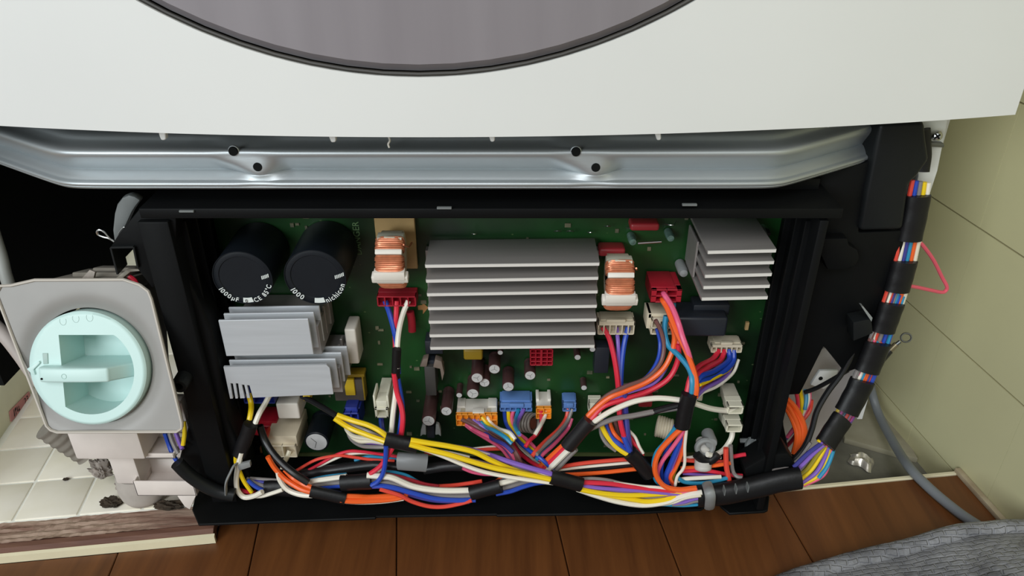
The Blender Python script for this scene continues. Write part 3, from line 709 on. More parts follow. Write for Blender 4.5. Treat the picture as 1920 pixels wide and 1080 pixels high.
# red film capacitors
for (x0, y0, x1, y1) in [(1182, 420, 1237, 434), (1123, 467, 1173, 482)]:
    mb = fb(x0, y0, x1, y1, 0.447, 0.4585); mb.build('film_capacitor', REDD, pcb, bevel=0.0018, seg=3, label='dark red film capacitor')
# glass diodes, leads
for x, y in [(1187, 455), (1258, 448)]:
    p = PY(x, y, 0.448)
    MB().lathe((p.x, 0.459, p.z), (0, -1, 0), [(0, .0028), (.008, .0028), (.0105, .0022), (.0112, 0)], 16).build('varistor', mat('bottle_glass', rgb(90, 118, 108), 0.12, spec=0.8, noise=0.3, nscale=300), pcb, smooth=True)
    MB().tube(smooth_path([(p.x - .004, .458, p.z + .006), (p.x - .003, .452, p.z + .0085), (p.x + .001, .450, p.z + .0092), (p.x + .004, .458, p.z + .008)]), .0004, 6).build('lead', CHROME, pcb, smooth=True)
MB().tube([PY(1196, 456, .450), PY(1240, 453, .450)], .0008, 8).build('lead', CHROME, pcb, smooth=True)
p = PY(1438, 433, 0.43)
MB().tube(smooth_path([PY(1430, 424, .45), PY(1437, 431, .444), PY(1441, 440, .440)]), .0016, 8).build('solder_tab', CHROME, pcb, smooth=True, label='bright soldered tab')
p = PY(1283, 515, .443); MB().lathe((p.x, .459, p.z), (0, -1, 0), [(0, .0034), (.012, .0034), (.0145, .0026), (.0155, 0)], 16).build('small_capacitor', GREYP, pcb, smooth=True)
for x, y, r in [(889, 444, 5), (1046, 440, 7), (1070, 440, 7), (1107, 441, 5), (1140, 430, 6)]:
    q2 = PY(x, y, .452); rr = plen(r, x, y, .452)
    MB().tube([(q2.x + rr * math.cos(t), .4565 - .004 * abs(math.sin(t)), q2.z + rr * math.sin(t)) for t in [math.pi * k / 10 for k in range(11)]], .0004, 6).build('lead', CHROME, pcb, smooth=True)
# black relay
mb = fb(1262, 596, 1364, 632, 0.436, 0.4585); mb.build('relay', RELAY, pcb, bevel=0.002, seg=3, label='black block relay')
fb(1300, 572, 1368, 592, 0.446, 0.4585).build('relay', RELAY, pcb, bevel=0.001, label='black block relay')
fb(1398, 605, 1404, 619, 0.4575, 0.4595).build('test_pad', TAN, pcb)
# white slab standing on edge and white block
fb(649, 618, 670, 683, 0.440, 0.4585).build('ceramic_resistor', NYL, pcb, bevel=0.0014, seg=3, label='white ceramic block standing upright')
fb(519, 757, 561, 786, 0.432, 0.4585).build('white_relay', NYL, pcb, bevel=0.0014, seg=3, label='white block relay')
# yellow taped transformer
tr = fb(626, 712, 682, 752, 0.450, 0.4585).build('transformer', mat('ferrite', rgb(84, 76, 70), 0.6, noise=.1, nscale=60), pcb, bevel=0.0008, label='brown ferrite transformer with yellow tape')
fb(646, 712, 665, 742, 0.4485, 0.452).build('tape_band', YEL, tr, bevel=0.0008, label='yellow tape band')
fb(620, 702, 683, 708, 0.4495, 0.4585).build('tape_rim', MUST, tr, bevel=0.0006, label='yellow tape rim')
fb(680, 704, 683, 751, 0.4493, 0.4585).build('tape_rim', MUST, tr, bevel=0.0006)
# yellow film capacitor and other small bodies
fb(869, 656, 905, 676, 0.446, 0.4585).build('film_capacitor', MUST, pcb, bevel=0.0016, seg=3, label='dull yellow film capacitor')
fb(1115, 652, 1142, 700, 0.448, 0.4585).build('black_chip', RELAY, pcb, bevel=0.0006)
fb(797, 640, 830, 664, 0.446, 0.4585).build('black_chip', RELAY, pcb, bevel=0.0006)
fb(797, 688, 817, 742, 0.440, 0.4585).build('ribbed_post', mat('dark_grey_plastic', rgb(62, 60, 58), .5), pcb, bevel=0.0006, label='dark grey upright post')
red = PY(770, 600, .45)
MB().tube(smooth_path([PY(769, 584, .4545), PY(772, 602, .4535), PY(773, 621, .4525)]), 0.0028, 12).build('red_fuse', REDN, pcb, smooth=True, label='red sleeved fuse')
# small electrolytic capacitors : top centre, radius px, length, sleeve, top
def can(x, y, rp, L, sleeve=MAROON, top=SILV, name='small_capacitor', label='small round capacitor with a silver top'):
    Yf = 0.4585 - L; c = PY(x, y, Yf); r = plen(rp, x, y, Yf)
    o = MB().lathe((c.x, 0.4585, c.z), (0, -1, 0), [(0, r), (L * .12, r), (L * .16, r * .93), (L * .22, r), (L - .0006, r), (L, r * .94), (L, 0)], 28).build(name, sleeve, pcb, smooth=True, label=label)
    t = MB().lathe((c.x, Yf + 0.0001, c.z), (0, -1, 0), [(0, r * .86), (.0003, r * .84), (.0003, 0)], 28).build('can_top', top, o, smooth=True, label='silver top')
    if rp > 8:
        a = random.uniform(0, 3); mb = MB()
        for k in range(3 if rp < 15 else 2):
            an = a + k * 2.09; d = Vector((math.cos(an), 0, math.sin(an))); s = Vector((-d.z, 0, d.x)) * r * 0.02
            q0 = Vector((c.x, Yf - .0003, c.z)); q1 = q0 + d * r * .62
            mb.prism([q0 - s, q1 - s, q1 + s, q0 + s], (0, .0002, 0))
        mb.build('vent_score', ZINCD, o)
    return o
for a in [(894.5, 708.6, 12, .020), (908.5, 717.5, 10.5, .017), (927, 692, 11.5, .016), (953, 725, 11.5, .019), (994, 704, 11, .016), (886.5, 738, 12, .018), (938, 661, 5.5, .010), (861, 741, 6, .012), (1083, 670, 6.5, .012), (1111, 655, 6, .012), (1095, 727, 6, .010)]:
    can(*a)
can(803.5, 789, 13, .030, label='long maroon capacitor lying forward')
can(837, 771, 11, .024)
can(593.5, 829, 23, .026, sleeve=CAPB, label='grey capacitor with a wide silver top')
# grey flanged bobbins of the filter coils
for x, y in [(795, 807), (820, 807)]:
    s_ = -1 if x < 806 else 1
    pts = [PY(x + s_ * a, y + b, .432) for a, b in [(-3, -11), (3, -9), (6, 0), (7, 12), (2, 8), (-4, 9)]]
    MB().prism(pts, (0, .004, 0)).build('bobbin_flange', GREYP, pcb, bevel=.0005)
fb(800, 800, 815, 822, .440, .4585).build('bobbin', RELAY, pcb, bevel=.0008)
for pts in ([(787, 688), (793, 674), (803, 672), (800, 688)], [(816, 674), (828, 678), (833, 700), (829, 715), (825, 692), (812, 689)]):
    MB().prism([PY(x, y, .440) for x, y in pts], (0, .006, 0)).build('bobbin_flange', mat('grey_tan', rgb(120, 106, 96), .55), pcb, bevel=.0005)
fb(800, 676, 815, 690, .444, .4585).build('bobbin', RELAY, pcb, bevel=.0008)
# small coils wound with white-sleeved wire
def coil(x, y, rp, lp, ax, n, m, label):
    c = PY(x, y, .440); r = plen(rp, x, y, .44); L = plen(lp, x, y, .44); A = Vector(ax).normalized(); U = A.orthogonal().normalized(); V = A.cross(U)
    o = MB().cyl(c - A * L * .5, c + A * L * .5, r * .62, n=20).build('coil', mat('coil_core', rgb(108, 62, 46), .5), pcb, smooth=True, label=label)
    mb = MB()
    for k in range(n):
        o_ = c + A * L * (k / (n - 1) - .5)
        mb.loop([o_ + (U * math.cos(t) + V * math.sin(t)) * r * (1 + .05 * math.sin(3 * t + k)) for t in [2 * math.pi * q / 18 for q in range(18)]], r * .17, 6)
    mb.build('winding', m, o, smooth=True)
coil(1245, 802, 18, 24, (1, -.25, -.1), 6, BEIGE, 'small coil wound with pale sleeved wire')
coil(992, 793, 17, 20, (.8, -.5, .3), 4, mat('grey_sleeved', rgb(128, 120, 112), .5), 'small grey coil behind the wires')
fb(1198, 742, 1224, 764, .448, .4585).build('film_capacitor', REDD, pcb, bevel=.0012, label='dark red film capacitor')
# tiny surface parts and solder points
mb = MB(); random.seed(3)
for k in range(150):
    x = random.uniform(-.18, .17); z = random.uniform(.045, .25); w = random.choice([.0008, .0012, .002]); h = random.choice([.0008, .0014])
    mb.box(x - w, x + w, YB - .0009, YB, z - h, z + h)
o = mb.build('surface_parts', mat('surface_part', rgb(70, 78, 60), .5, c2=rgb(130, 122, 96), nscale=90), pcb); o['kind'] = 'stuff'
MB().box(-.17, .165, YB - .001, YB, .0352, .0385).build('board_rail', mat('olive_rail', rgb(76, 84, 44), .6), pcb)

# ================================================================== WIRES
RK, RM, RT = .00188, .00150, .00112
def depth_limit(px, py, r):
    d = ray(px, py); s = -d.z / d.y
    return (H - ZP - r - .0004) / s
def W(h, color, r, pts, ya, yb=None, label=True, n=8, lim=True):
    yb = ya if yb is None else yb; m = len(pts); P = []
    for i, p in enumerate(pts):
        t = i / (m - 1); Y = p[2] if len(p) > 2 else ya + (yb - ya) * t * t * (3 - 2 * t)
        if lim and 300 < p[0] < 1500 and p[1] > 830: Y = min(Y, depth_limit(p[0], p[1], r))
        P.append(PY(p[0], p[1], Y))
    o = MB().tube(smooth_path(P, 6), r, n).build('wire', WM[color], h, smooth=True)
    o['label'] = {'navy': 'dark blue', 'scarlet': 'bright red', 'darkred': 'dark red', 'teal': 'light blue', 'gray': 'grey'}.get(color, color) + ' wire'
    return o
def TP(h, pts, wpx, Y, m=None, name='tape_wrap', label='black tape wrap', flat=.8, Yb=None, lim=True):
    P = []; n = len(pts)
    for i, p in enumerate(pts):
        y = Y if Yb is None else Y + (Yb - Y) * i / (n - 1)
        if len(p) > 2: y = p[2]
        if lim and 300 < p[0] < 1500 and p[1] > 830: y = min(y, depth_limit(p[0], p[1], plen(wpx / 2 * flat, p[0], p[1], y)))
        P.append(PY(p[0], p[1], y))
    path = smooth_path(P, 5); r = plen(wpx / 2, pts[0][0], pts[0][1], Y)
    rs = [r * (1 + .012 * math.sin(i * .9)) for i in range(len(path))]
    return MB().tube(path, rs, 16, flat=flat).build(name, m or TAPE, h, smooth=True, label=label)
def plug(h, m, label, *a, **k):
    mb, bb = socket_mb(*a, **k); o = mb.build('plug', m, h, bevel=.0002, seg=1, label=label); return o, bb
def at(px, py, Y): return PY(px, py, Y)

# --- three-wire lead of the red plug under the first choke
h = thing('motor_lead', 'lead of blue, red and white wires taped together, running down from a red plug', 'cable', at(745, 700, .43))
o, bb = plug(h, REDN, 'dark red plug', 707, 556, 780, 575, .446, .4585, 5, 1, solid=.12, wall=.0008)
W(h, 'blue', RK, [(722, 564), (731, 590), (740, 625), (745, 655), (747, 700)], .449, .424)
W(h, 'red', RK, [(744, 564), (743, 590), (741, 625), (742, 660), (741, 700)], .449, .426)
W(h, 'white', RK, [(766, 564), (757, 585), (749, 615), (745, 650), (745, 690)], .449, .423)
TP(h, [(744, 654), (743, 680), (742, 708)], 17, .4235)
W(h, 'blue', RK, [(744, 700), (750, 735), (754, 765), (751, 800), (746, 830)], .424, .408)
W(h, 'red', RK, [(739, 700), (744, 735), (753, 765), (755, 792), (750, 830)], .422, .405)
W(h, 'white', RK, [(743, 700), (742, 735), (737, 775), (733, 822)], .426, .409)

# --- diagonal harness with two yellow wires
h = thing('wire_harness', 'diagonal harness of yellow, purple, white and grey wires crossing below the sockets', 'cable', at(880, 860, .40))
TP(h, [(566, 742, .437), (590, 755, .43), (612, 768, .422), (632, 780, .415)], 11, .43, SLV, 'sleeve', 'black sleeve', flat=1)
fb(568, 742, 582, 752, .434, .4585).build('yellow_tab', YEL, h, bevel=.0006, label='yellow tab')
W(h, 'yellow', RK, [(632, 778), (660, 788), (690, 797), (712, 808), (730, 822)], .414, .402)
W(h, 'yellow', RK, [(627, 784), (655, 802), (685, 814), (712, 824), (730, 830)], .412, .399)
W(h, 'gray', RT, [(634, 782), (660, 796), (690, 808), (728, 826)], .416, .404)
W(h, 'brown', RT, [(634, 784), (665, 801), (695, 815), (728, 828)], .418, .404)
W(h, 'cream', RK * .9, [(648, 797, .43), (652, 808, .424), (664, 818, .418), (690, 822, .412), (730, 828, .405)], .42)
W(h, 'cream', RK * .9, [(660, 808, .43), (660, 818, .422), (676, 827, .415), (700, 827, .41), (730, 832, .405)], .42)
W(h, 'purple', RM, [(672, 824), (690, 829), (710, 830), (730, 832)], .42, .406)
W(h, 'gray', RM, [(650, 800), (658, 822), (676, 835), (700, 838), (730, 838)], .43, .406)
TP(h, [(722, 823), (752, 830), (783, 836)], 31, .400)
W(h, 'yellow', RK, [(770, 825), (800, 830), (844, 837), (888, 847), (921, 863), (953, 877), (990, 888), (1035, 898)], .396, .3965)
W(h, 'yellow', RK, [(768, 833), (800, 842), (840, 852), (880, 864), (921, 876), (960, 884), (1000, 892), (1038, 900)], .394, .392)
W(h, 'purple', RK, [(850, 838), (880, 843), (917, 853), (953, 865), (989, 876), (1035, 889), (1050, 894)], .404, .394)
W(h, 'white', RM, [(780, 838), (803, 845), (835, 857), (868, 871), (905, 884), (953, 894), (1000, 901), (1040, 906)], .399, .392)
W(h, 'gray', RT, [(770, 836), (800, 843), (840, 850), (880, 861), (930, 872), (980, 879), (1040, 893)], .401, .397)
W(h, 'brown', RT, [(790, 842), (840, 856), (890, 868), (940, 880), (1000, 889), (1040, 896)], .402, .396)
W(h, 'cream', RT, [(860, 838), (890, 845), (941, 860), (985, 876), (1015, 887), (1045, 897)], .403, .394)
TP(h, [(1032, 894), (1060, 901), (1090, 909)], 30, .394)
for col, r, pts, ya, yb in [
    ('gray', RT, [(1080, 899), (1110, 897), (1140, 900), (1171, 907), (1220, 915), (1280, 921)], .398, .398),
    ('blue', RT, [(1082, 902), (1120, 903), (1160, 908), (1200, 914), (1260, 920)], .400, .400),
    ('red', RK * .9, [(1080, 904), (1110, 905), (1145, 907), (1180, 912), (1220, 917), (1270, 922), (1312, 926)], .396, .396),
    ('white', RT, [(1150, 905), (1175, 908), (1205, 912), (1235, 914), (1270, 919), (1312, 925)], .397, .396),
    ('purple', RM, [(1080, 909), (1115, 914), (1150, 917), (1200, 920), (1250, 925), (1312, 930)], .395, .395),
    ('purple', RM, [(1080, 912), (1115, 918), (1160, 922), (1200, 925), (1240, 927), (1312, 932)], .396, .396),
    ('yellow', RK, [(1076, 914), (1100, 920), (1130, 925), (1165, 928), (1200, 928), (1235, 926), (1270, 924), (1314, 927)], .3925, .396),
    ('gray', RM, [(1100, 921), (1140, 927), (1180, 931), (1230, 932), (1270, 928), (1314, 924)], .398, .396),
    ('yellow', RK, [(1110, 922), (1155, 931), (1190, 937), (1213, 940), (1240, 938), (1263, 933), (1290, 928), (1314, 926)], .394, .394),
    ('white', RK, [(1082, 917), (1120, 930), (1160, 941), (1205, 947), (1247, 942), (1275, 932), (1296, 926), (1316, 923)], .3935, .393),
    ('cream', RM, [(1190, 945), (1225, 946), (1260, 942), (1285, 933), (1314, 928)], .395, .392),
    ('purple', RM, [(1262, 944), (1282, 941), (1298, 936), (1316, 932)], .395, .394),
    ('gray', RM, [(1260, 946), (1285, 944), (1300, 940), (1316, 938)], .395, .394),
    ('teal', RT, [(1240, 946), (1276, 948), (1300, 947), (1316, 945)], .395, .394)]:
    W(h, col, r, pts, ya, yb)

# --- lower left bundle: thick white, orange and yellow wires
h = thing('wire_harness', 'bundle of thick white, orange and blue wires lying along the bottom lip of the box', 'cable', at(700, 915, .40))
W(h, 'yellow', RK, [(466, 738), (471, 758), (470, 775), (465, 800)], .425, .408)
W(h, 'white', RK, [(506, 740), (497, 757), (486, 776), (476, 800)], .425, .407)
o, bb = plug(h, NAVYN, 'blue plug', 457, 745, 515, 757, .428, .4585, 3, 1, wall=.0007)
TP(h, [(470, 795), (463, 815), (455, 835), (449, 853)], 27, .4055)
W(h, 'yellow', RM, [(443, 845), (442, 866), (449, 883), (458, 903), (472, 923)], .406, .402)
W(h, 'white', RK, [(453, 848), (447, 872), (443, 900), (446, 920), (458, 932), (476, 930), (492, 922)], .403, .397)
W(h, 'white', RM, [(470, 930), (490, 930), (512, 924), (530, 918)], .400, .400)
W(h, 'blue', RM, [(464, 900), (482, 914), (510, 926)], .404, .402)
W(h, 'navy', RT, [(475, 900), (490, 903), (515, 908)], .408, .406)
W(h, 'gray', RM, [(462, 897), (480, 906), (510, 916)], .407, .405)
W(h, 'gray', RT, [(462, 896), (490, 898), (520, 900)], .409, .407)
W(h, 'red', RM, [(450, 918), (462, 922), (478, 924)], .406, .404)
TP(h, [(499, 916), (520, 915), (548, 917), (580, 922)], 35, .405, flat=.7)
W(h, 'black', .0026, [(487, 798), (495, 822), (508, 845), (528, 868), (552, 888), (578, 905)], .416, .396, n=10)
W(h, 'scarlet', RK, [(507, 803), (500, 815), (496, 830)], .438, .418)
W(h, 'orange', RK, [(502, 856), (514, 876), (532, 896), (552, 910), (570, 919), (600, 926)], .404, .394)
W(h, 'orange', RK, [(534, 880), (550, 896), (568, 907), (592, 918)], .403, .394)
W(h, 'white', RK, [(521, 884), (525, 900), (538, 917), (558, 926), (580, 929), (604, 928)], .402, .395)
TP(h, [(582, 921), (612, 927), (648, 935)], 25, .393)
W(h, 'orange', RK, [(638, 930), (670, 931), (697, 932), (745, 928), (775, 922)], .393, .399)
W(h, 'orange', RK, [(638, 938), (665, 940), (700, 939), (735, 936), (765, 930)], .391, .397)
W(h, 'white', RT, [(640, 941), (680, 943), (721, 941), (757, 936)], .393, .397)
W(h, 'teal', RT, [(570, 903), (597, 896), (620, 892), (650, 889)], .406, .404)
W(h, 'white', RK, [(570, 905), (600, 900), (650, 893)], .403, .400)
W(h, 'gray', RK * .9, [(575, 911), (600, 908), (650, 903)], .404, .401)
W(h, 'blue', RM, [(590, 915), (612, 913), (650, 911)], .403, .400)
TP(h, [(640, 906), (668, 904), (697, 902)], 33, .398, label='wide black tape wrap')
W(h, 'white', RK * 1.15, [(688, 891), (715, 893), (736, 896), (772, 911), (808, 918), (844, 920), (890, 919)], .397, .397)
W(h, 'gray', RK, [(690, 900), (715, 903), (748, 908), (796, 926), (844, 930), (890, 929)], .399, .399)
W(h, 'blue', RK, [(690, 912), (715, 911), (740, 915), (772, 924), (815, 935), (856, 938), (892, 937)], .396, .396)
W(h, 'navy', RT, [(740, 920), (780, 932), (820, 940), (880, 942)], .398, .398)
W(h, 'scarlet', RM, [(712, 917), (748, 928), (772, 940), (803, 949), (832, 950), (864, 944), (885, 938)], .394, .395)
W(h, 'darkred', RM, [(700, 888), (727, 890), (760, 897), (796, 908), (822, 912)], .402, .402)
W(h, 'teal', RT, [(700, 886), (727, 884), (760, 890), (784, 903), (800, 910)], .404, .404)
W(h, 'scarlet', RM, [(820, 912), (850, 910), (880, 906), (904, 902)], .404, .404)
TP(h, [(883, 925), (910, 918), (939, 911)], 29, .395)
W(h, 'white', RK * 1.1, [(930, 908), (957, 901), (985, 893), (1015, 890)], .396, .402)
W(h, 'gray', RK, [(930, 918), (957, 911), (984, 903), (1015, 896)], .398, .403)
W(h, 'blue', RK * .9, [(930, 926), (957, 921), (980, 913), (1005, 906), (1030, 903)], .397, .402)
W(h, 'orange', RT, [(930, 902), (940, 896), (955, 892)], .400, .402)
W(h, 'teal', RT, [(932, 905), (944, 898), (958, 894)], .399, .402)
W(h, 'blue', RK * .9, [(724, 836), (723, 860), (719, 885), (709, 902), (696, 910)], .396, .394)
W(h, 'red', RK * .9, [(737, 838), (727, 855), (712, 875), (694, 888)], .399, .397)
W(h, 'white', RM, [(722, 868), (712, 880), (696, 890)], .402, .400)
# the tie at the far left
tie = thing('cable_tie', 'pale grey cable tie around the bundle in the lower corner by the white bracket', 'cable tie', at(425, 900, .40))
MB().tube(smooth_path([at(452, 868, .405), at(440, 872, .400), at(432, 886, .3955), at(424, 905, .3935), at(424, 925, .3935)]), .0026, 8, flat=.35).build('strap', GREYP, tie, smooth=True)
pts = [at(x, y, .400) for x, y in [(445, 873), (468, 867), (470, 876), (448, 883)]]
MB().prism(pts, (0, .003, 0)).build('tail', GREYP, tie, bevel=.0004)

# --- white, red and beige plugs at the lower left of the board
h = thing('beige_plug', 'beige block plug with one cream wire beside the small silver-topped capacitor', 'plug', at(530, 830, .43))
mb, bb = socket_mb(505, 836, 556, 858, .424, .4585, 2, 1, solid=.0, wall=.001)
mb.build('body', BEIGE, h, bevel=.0003, seg=1)
fb(501, 818, 557, 837, .4265, .4585).build('hood', BEIGE, h, bevel=.0006)
W(h, 'cream', RK, [(543, 845), (538, 858), (532, 868), (530, 880)], .428, .414)
h = thing('red_plug', 'red plug with a red wire tucked under the silver heat sink beside the white relay', 'plug', at(500, 790, .43))
mb, bb = socket_mb(483, 799, 520, 814, .4385, .4585, 2, 1, solid=.1, wall=.0008); mb.build('body', REDN, h, bevel=.0003, seg=1)
fb(486, 790, 519, 799, .441, .4585).build('hood', REDN, h, bevel=.0006)
pts = [at(x, y, .424) for x, y in [(478, 810), (483, 801), (488, 808), (485, 817), (477, 816)]]
MB().prism(pts, (0, .004, 0)).build('latch', REDN, h, bevel=.0004)
h = thing('white_plug', 'ivory latch plug with a dark blue wire next to the yellow taped transformer', 'plug', at(715, 770, .43))
fb(707, 746, 727, 756, .434, .4585).build('latch', IVORY, h, bevel=.0006)
mb, bb = socket_mb(703, 766, 728, 784, .428, .4585, 1, 1, solid=.0, wall=.0017); mb.build('body', IVORY, h, bevel=.0003, seg=1)
fb(700, 742, 704, 766, .430, .445).build('latch_side', IVORY, h, bevel=.0004); fb(725, 742, 729, 766, .430, .445).build('latch_side', IVORY, h, bevel=.0004)
fb(705, 752, 726, 766, .4295, .440).build('hood', IVORY, h, bevel=.0006)
W(h, 'navy', RK * .9, [(715, 778), (716, 790), (718, 806), (722, 822)], .434, .410)
W(h, 'blue', RT, [(713, 778), (713, 792), (716, 810)], .436, .412)
h = thing('blue_plug', 'dark blue plug half hidden behind the yellow wires', 'plug', at(662, 790, .44))
mb, bb = socket_mb(645, 775, 674, 806, .438, .4585, 2, 2, wall=.0012); mb.build('body', NAVYN, h, bevel=.0003, seg=1)
fb(648, 764, 670, 776, .441, .4585).build('hood', NAVYN, h, bevel=.0006)

# --- signal plugs in the middle
h = thing('signal_harness', 'harness of thin many-coloured wires fanning down from the white and orange plug', 'cable', at(920, 810, .42))
o, bb = plug(h, ORN, 'orange lower half', 855, 777.5, 933, 799, .437, .4402, 7, 2, wall=.0008, pocket=.0024)
u = fb(856, 776, 932, 796, .4404, .4585).build('plug_housing', NYL, h, bevel=.0005, label='white upper half of the plug')
fb(886, 774, 908, 778, .4385, .4445).build('latch', NYL, u, bevel=.0003)
for x in (863, 912): fb(x, 775.5, x + 9, 778, .4405, .447).build('window_rib', BEIGE, u, bevel=.0002, seg=1)
for x0, x1 in ((857, 872), (915, 931)): fb(x0, 762, x1, 768, .4480, .4585).build('hood_ear', NYL, u, bevel=.0004)
for i, (col, r, pts) in enumerate([
    ('brown', RM, [(865, 786), (890, 798), (915, 813), (940, 828), (960, 842), (970, 862), (973, 880)]),
    ('brown', RM, [(876, 785), (907, 802), (933, 815), (953, 830), (968, 850), (978, 872)]),
    ('purple', RM, [(886, 786), (905, 800), (930, 820), (950, 838), (965, 858), (976, 878)]),
    ('pink', RM, [(873, 794), (886, 804), (898, 811), (925, 824), (948, 838), (962, 856), (970, 874)]),
    ('navy', RM, [(896, 786), (904, 804), (922, 822), (945, 833), (962, 848)]),
    ('teal', RM, [(898, 788), (911, 800), (925, 806), (945, 818), (960, 832)]),
    ('red', RM, [(915, 806), (930, 811), (947, 820), (961, 836), (972, 854), (976, 876)]),
    ('yellow', RM, [(903, 782), (916, 796), (933, 808), (955, 818), (962, 826)]),
    ('white', RM, [(912, 781), (923, 796), (937, 805), (955, 811), (966, 824)]),
    ('gray', RM, [(874, 792), (900, 809), (926, 824), (950, 842), (962, 862), (966, 878)]),
    ('darkred', RM, [(884, 788), (910, 806), (936, 822), (956, 840), (967, 858), (972, 874)]),
    ('brown', RT, [(893, 787), (918, 806), (941, 824), (958, 842), (968, 866)]),
    ('pink', RT, [(866, 792), (884, 806), (910, 822), (938, 840), (956, 862)]),
    ('purple', RT, [(870, 790), (895, 806), (920, 823), (948, 842), (963, 864)])]):
    W(h, col, r, pts, .4375 + .0003 * i, .403 + .0007 * i)
h = thing('signal_harness', 'harness of thin wires from the wide blue plug', 'cable', at(975, 800, .42))
o, bb = plug(h, BLUEN, 'wide blue plug', 937, 757, 998, 772, .444, .4585, 6, 1, solid=.55, wall=.0008, pocket=.004)
fb(941, 751, 994, 757, .4465, .4585).build('hood', BLUEN, o, bevel=.0004)
fb(955, 758, 982, 765, .4425, .445).build('latch', BLUEN, o, bevel=.0005)
for i, (col, r, pts) in enumerate([
    ('blue', RM, [(945, 768), (948, 791), (957, 808), (973, 828), (993, 845), (1017, 862), (1045, 892)]),
    ('yellow', RM, [(953, 768), (955, 791), (965, 811), (985, 832), (1002, 847), (1020, 866), (1044, 893)]),
    ('pink', RM, [(963, 768), (960, 787), (968, 808), (987, 824), (1001, 838), (1013, 857), (1030, 876), (1044, 894)]),
    ('teal', RM, [(972, 768), (967, 787), (966, 800), (972, 812)]),
    ('purple', RM, [(982, 768), (972, 788), (969, 803), (974, 815)]),
    ('red', RM, [(955, 806), (961, 828), (973, 847), (990, 862), (1012, 876), (1044, 896)]),
    ('white', RM, [(961, 816), (978, 840), (998, 858), (1018, 873), (1044, 893)]),
    ('gray', RM, [(968, 820), (990, 845), (1012, 864), (1044, 890)]),
    ('gray', RT, [(972, 860), (990, 872), (1010, 880), (1044, 895)]),
    ('brown', RT, [(966, 850), (985, 870), (1010, 884)])]):
    W(h, col, r, pts, .447 - .0005 * i, .402 + .0004 * (i % 5))
h = thing('small_plug', 'white and orange two-pole plug with a red and a white wire', 'plug', at(1019, 760, .43))
o, bb = plug(h, ORN, 'orange lower half', 1005, 765.5, 1034, 786, .436, .4392, 2, 2, wall=.0008, pocket=.0024)
u = fb(1006, 764, 1033, 784, .4394, .4585).build('plug_housing', NYL, h, bevel=.0005, label='white upper half')
for x0, x1 in ((1005, 1011), (1027, 1033)): fb(x0, 748, x1, 756, .4470, .4585).build('hood_ear', NYL, u, bevel=.0004)
W(h, 'red', RM, [(1014, 770), (1015, 795), (1007, 813), (993, 826), (985, 838)], .438, .410)
W(h, 'white', RM, [(1024, 769), (1020, 785), (1012, 800), (1003, 815)], .440, .420)
h = thing('signal_harness', 'four thin wires curving down from the small blue plug', 'cable', at(1055, 800, .42))
o, bb = plug(h, BLUEN, 'small blue plug', 1055, 756, 1081, 772, .446, .4585, 2, 1, solid=.6, wall=.0008, pocket=.004)
fb(1057, 751, 1079, 756, .4485, .4585).build('hood', BLUEN, o, bevel=.0004); fb(1062, 757, 1075, 765, .4446, .447).build('latch', BLUEN, o, bevel=.0004)
for i, (col, r, pts) in enumerate([
    ('scarlet', RM, [(1065, 766), (1061, 785), (1047, 805), (1024, 826), (1007, 843), (998, 855)]),
    ('gray', RM, [(1073, 767), (1063, 791), (1043, 815), (1015, 841), (1006, 852)]),
    ('teal', RM, [(1064, 794), (1058, 806), (1046, 822), (1028, 838), (1012, 853), (1006, 862)]),
    ('pink', RM, [(1072, 784), (1065, 803), (1052, 819), (1036, 836), (1018, 852), (1010, 864)])]):
    W(h, col, r, pts, .449 - .001 * i, .405 + .0005 * i)
h = thing('socket_block', 'ivory socket standing empty beside the small blue plug', 'socket', at(1115, 760, .45))
mb, bb = socket_mb(1104, 757, 1128, 778, .448, .4585, 2, 1, solid=.5, wall=.001); mb.build('body', IVORY, h, bevel=.0003, seg=1)

# --- sleeved lead of orange, red, white and grey wires
h = thing('power_lead', 'lead of orange, red, white and grey wires gathered in a slanting black sleeve', 'cable', at(1085, 813, .41))
for i, (col, r, pts, ya, yb) in enumerate([
    ('orange', RK, [(1258, 604), (1265, 630), (1260, 660), (1244, 691), (1215, 715), (1176, 732), (1140, 747), (1108, 774), (1092, 795)], .428, .404),
    ('red', RK, [(1272, 645), (1271, 676), (1253, 710), (1215, 734), (1176, 747), (1133, 761), (1110, 783), (1096, 798)], .424, .403),
    ('white', RK, [(1276, 750), (1248, 747), (1224, 747), (1188, 753), (1147, 770), (1118, 788), (1100, 802)], .404, .402),
    ('gray', RK, [(1276, 764), (1229, 771), (1188, 779), (1152, 785), (1121, 797), (1102, 806)], .408, .404),
    ('brown', RM, [(1229, 600), (1240, 623), (1245, 652), (1237, 683), (1210, 710), (1172, 725), (1135, 744), (1105, 775)], .432, .408),
    ('blue', RM, [(1232, 616), (1238, 643), (1234, 674), (1217, 703), (1195, 720)], .436, .418),
    ('purple', RT, [(1256, 668), (1246, 696), (1224, 720), (1176, 737), (1140, 752)], .428, .410),
    ('black', .0022, [(1280, 757), (1240, 767), (1210, 776), (1185, 780)], .406, .410)]):
    W(h, col, r, pts, ya, yb)
TP(h, [(1107, 788), (1087, 811), (1064, 838)], 30, .4015, SLV, 'sleeve', 'black slanting sleeve')
W(h, 'orange', RK, [(1070, 822), (1048, 842), (1022, 866), (1010, 876)], .404, .408)
W(h, 'red', RK, [(1074, 826), (1052, 847), (1028, 870), (1014, 882)], .402, .406)
W(h, 'white', RK * 1.15, [(1076, 834), (1058, 851), (1032, 877), (1020, 890)], .400, .404)
W(h, 'gray', RK, [(1080, 842), (1062, 860), (1040, 884), (1030, 894)], .402, .405)

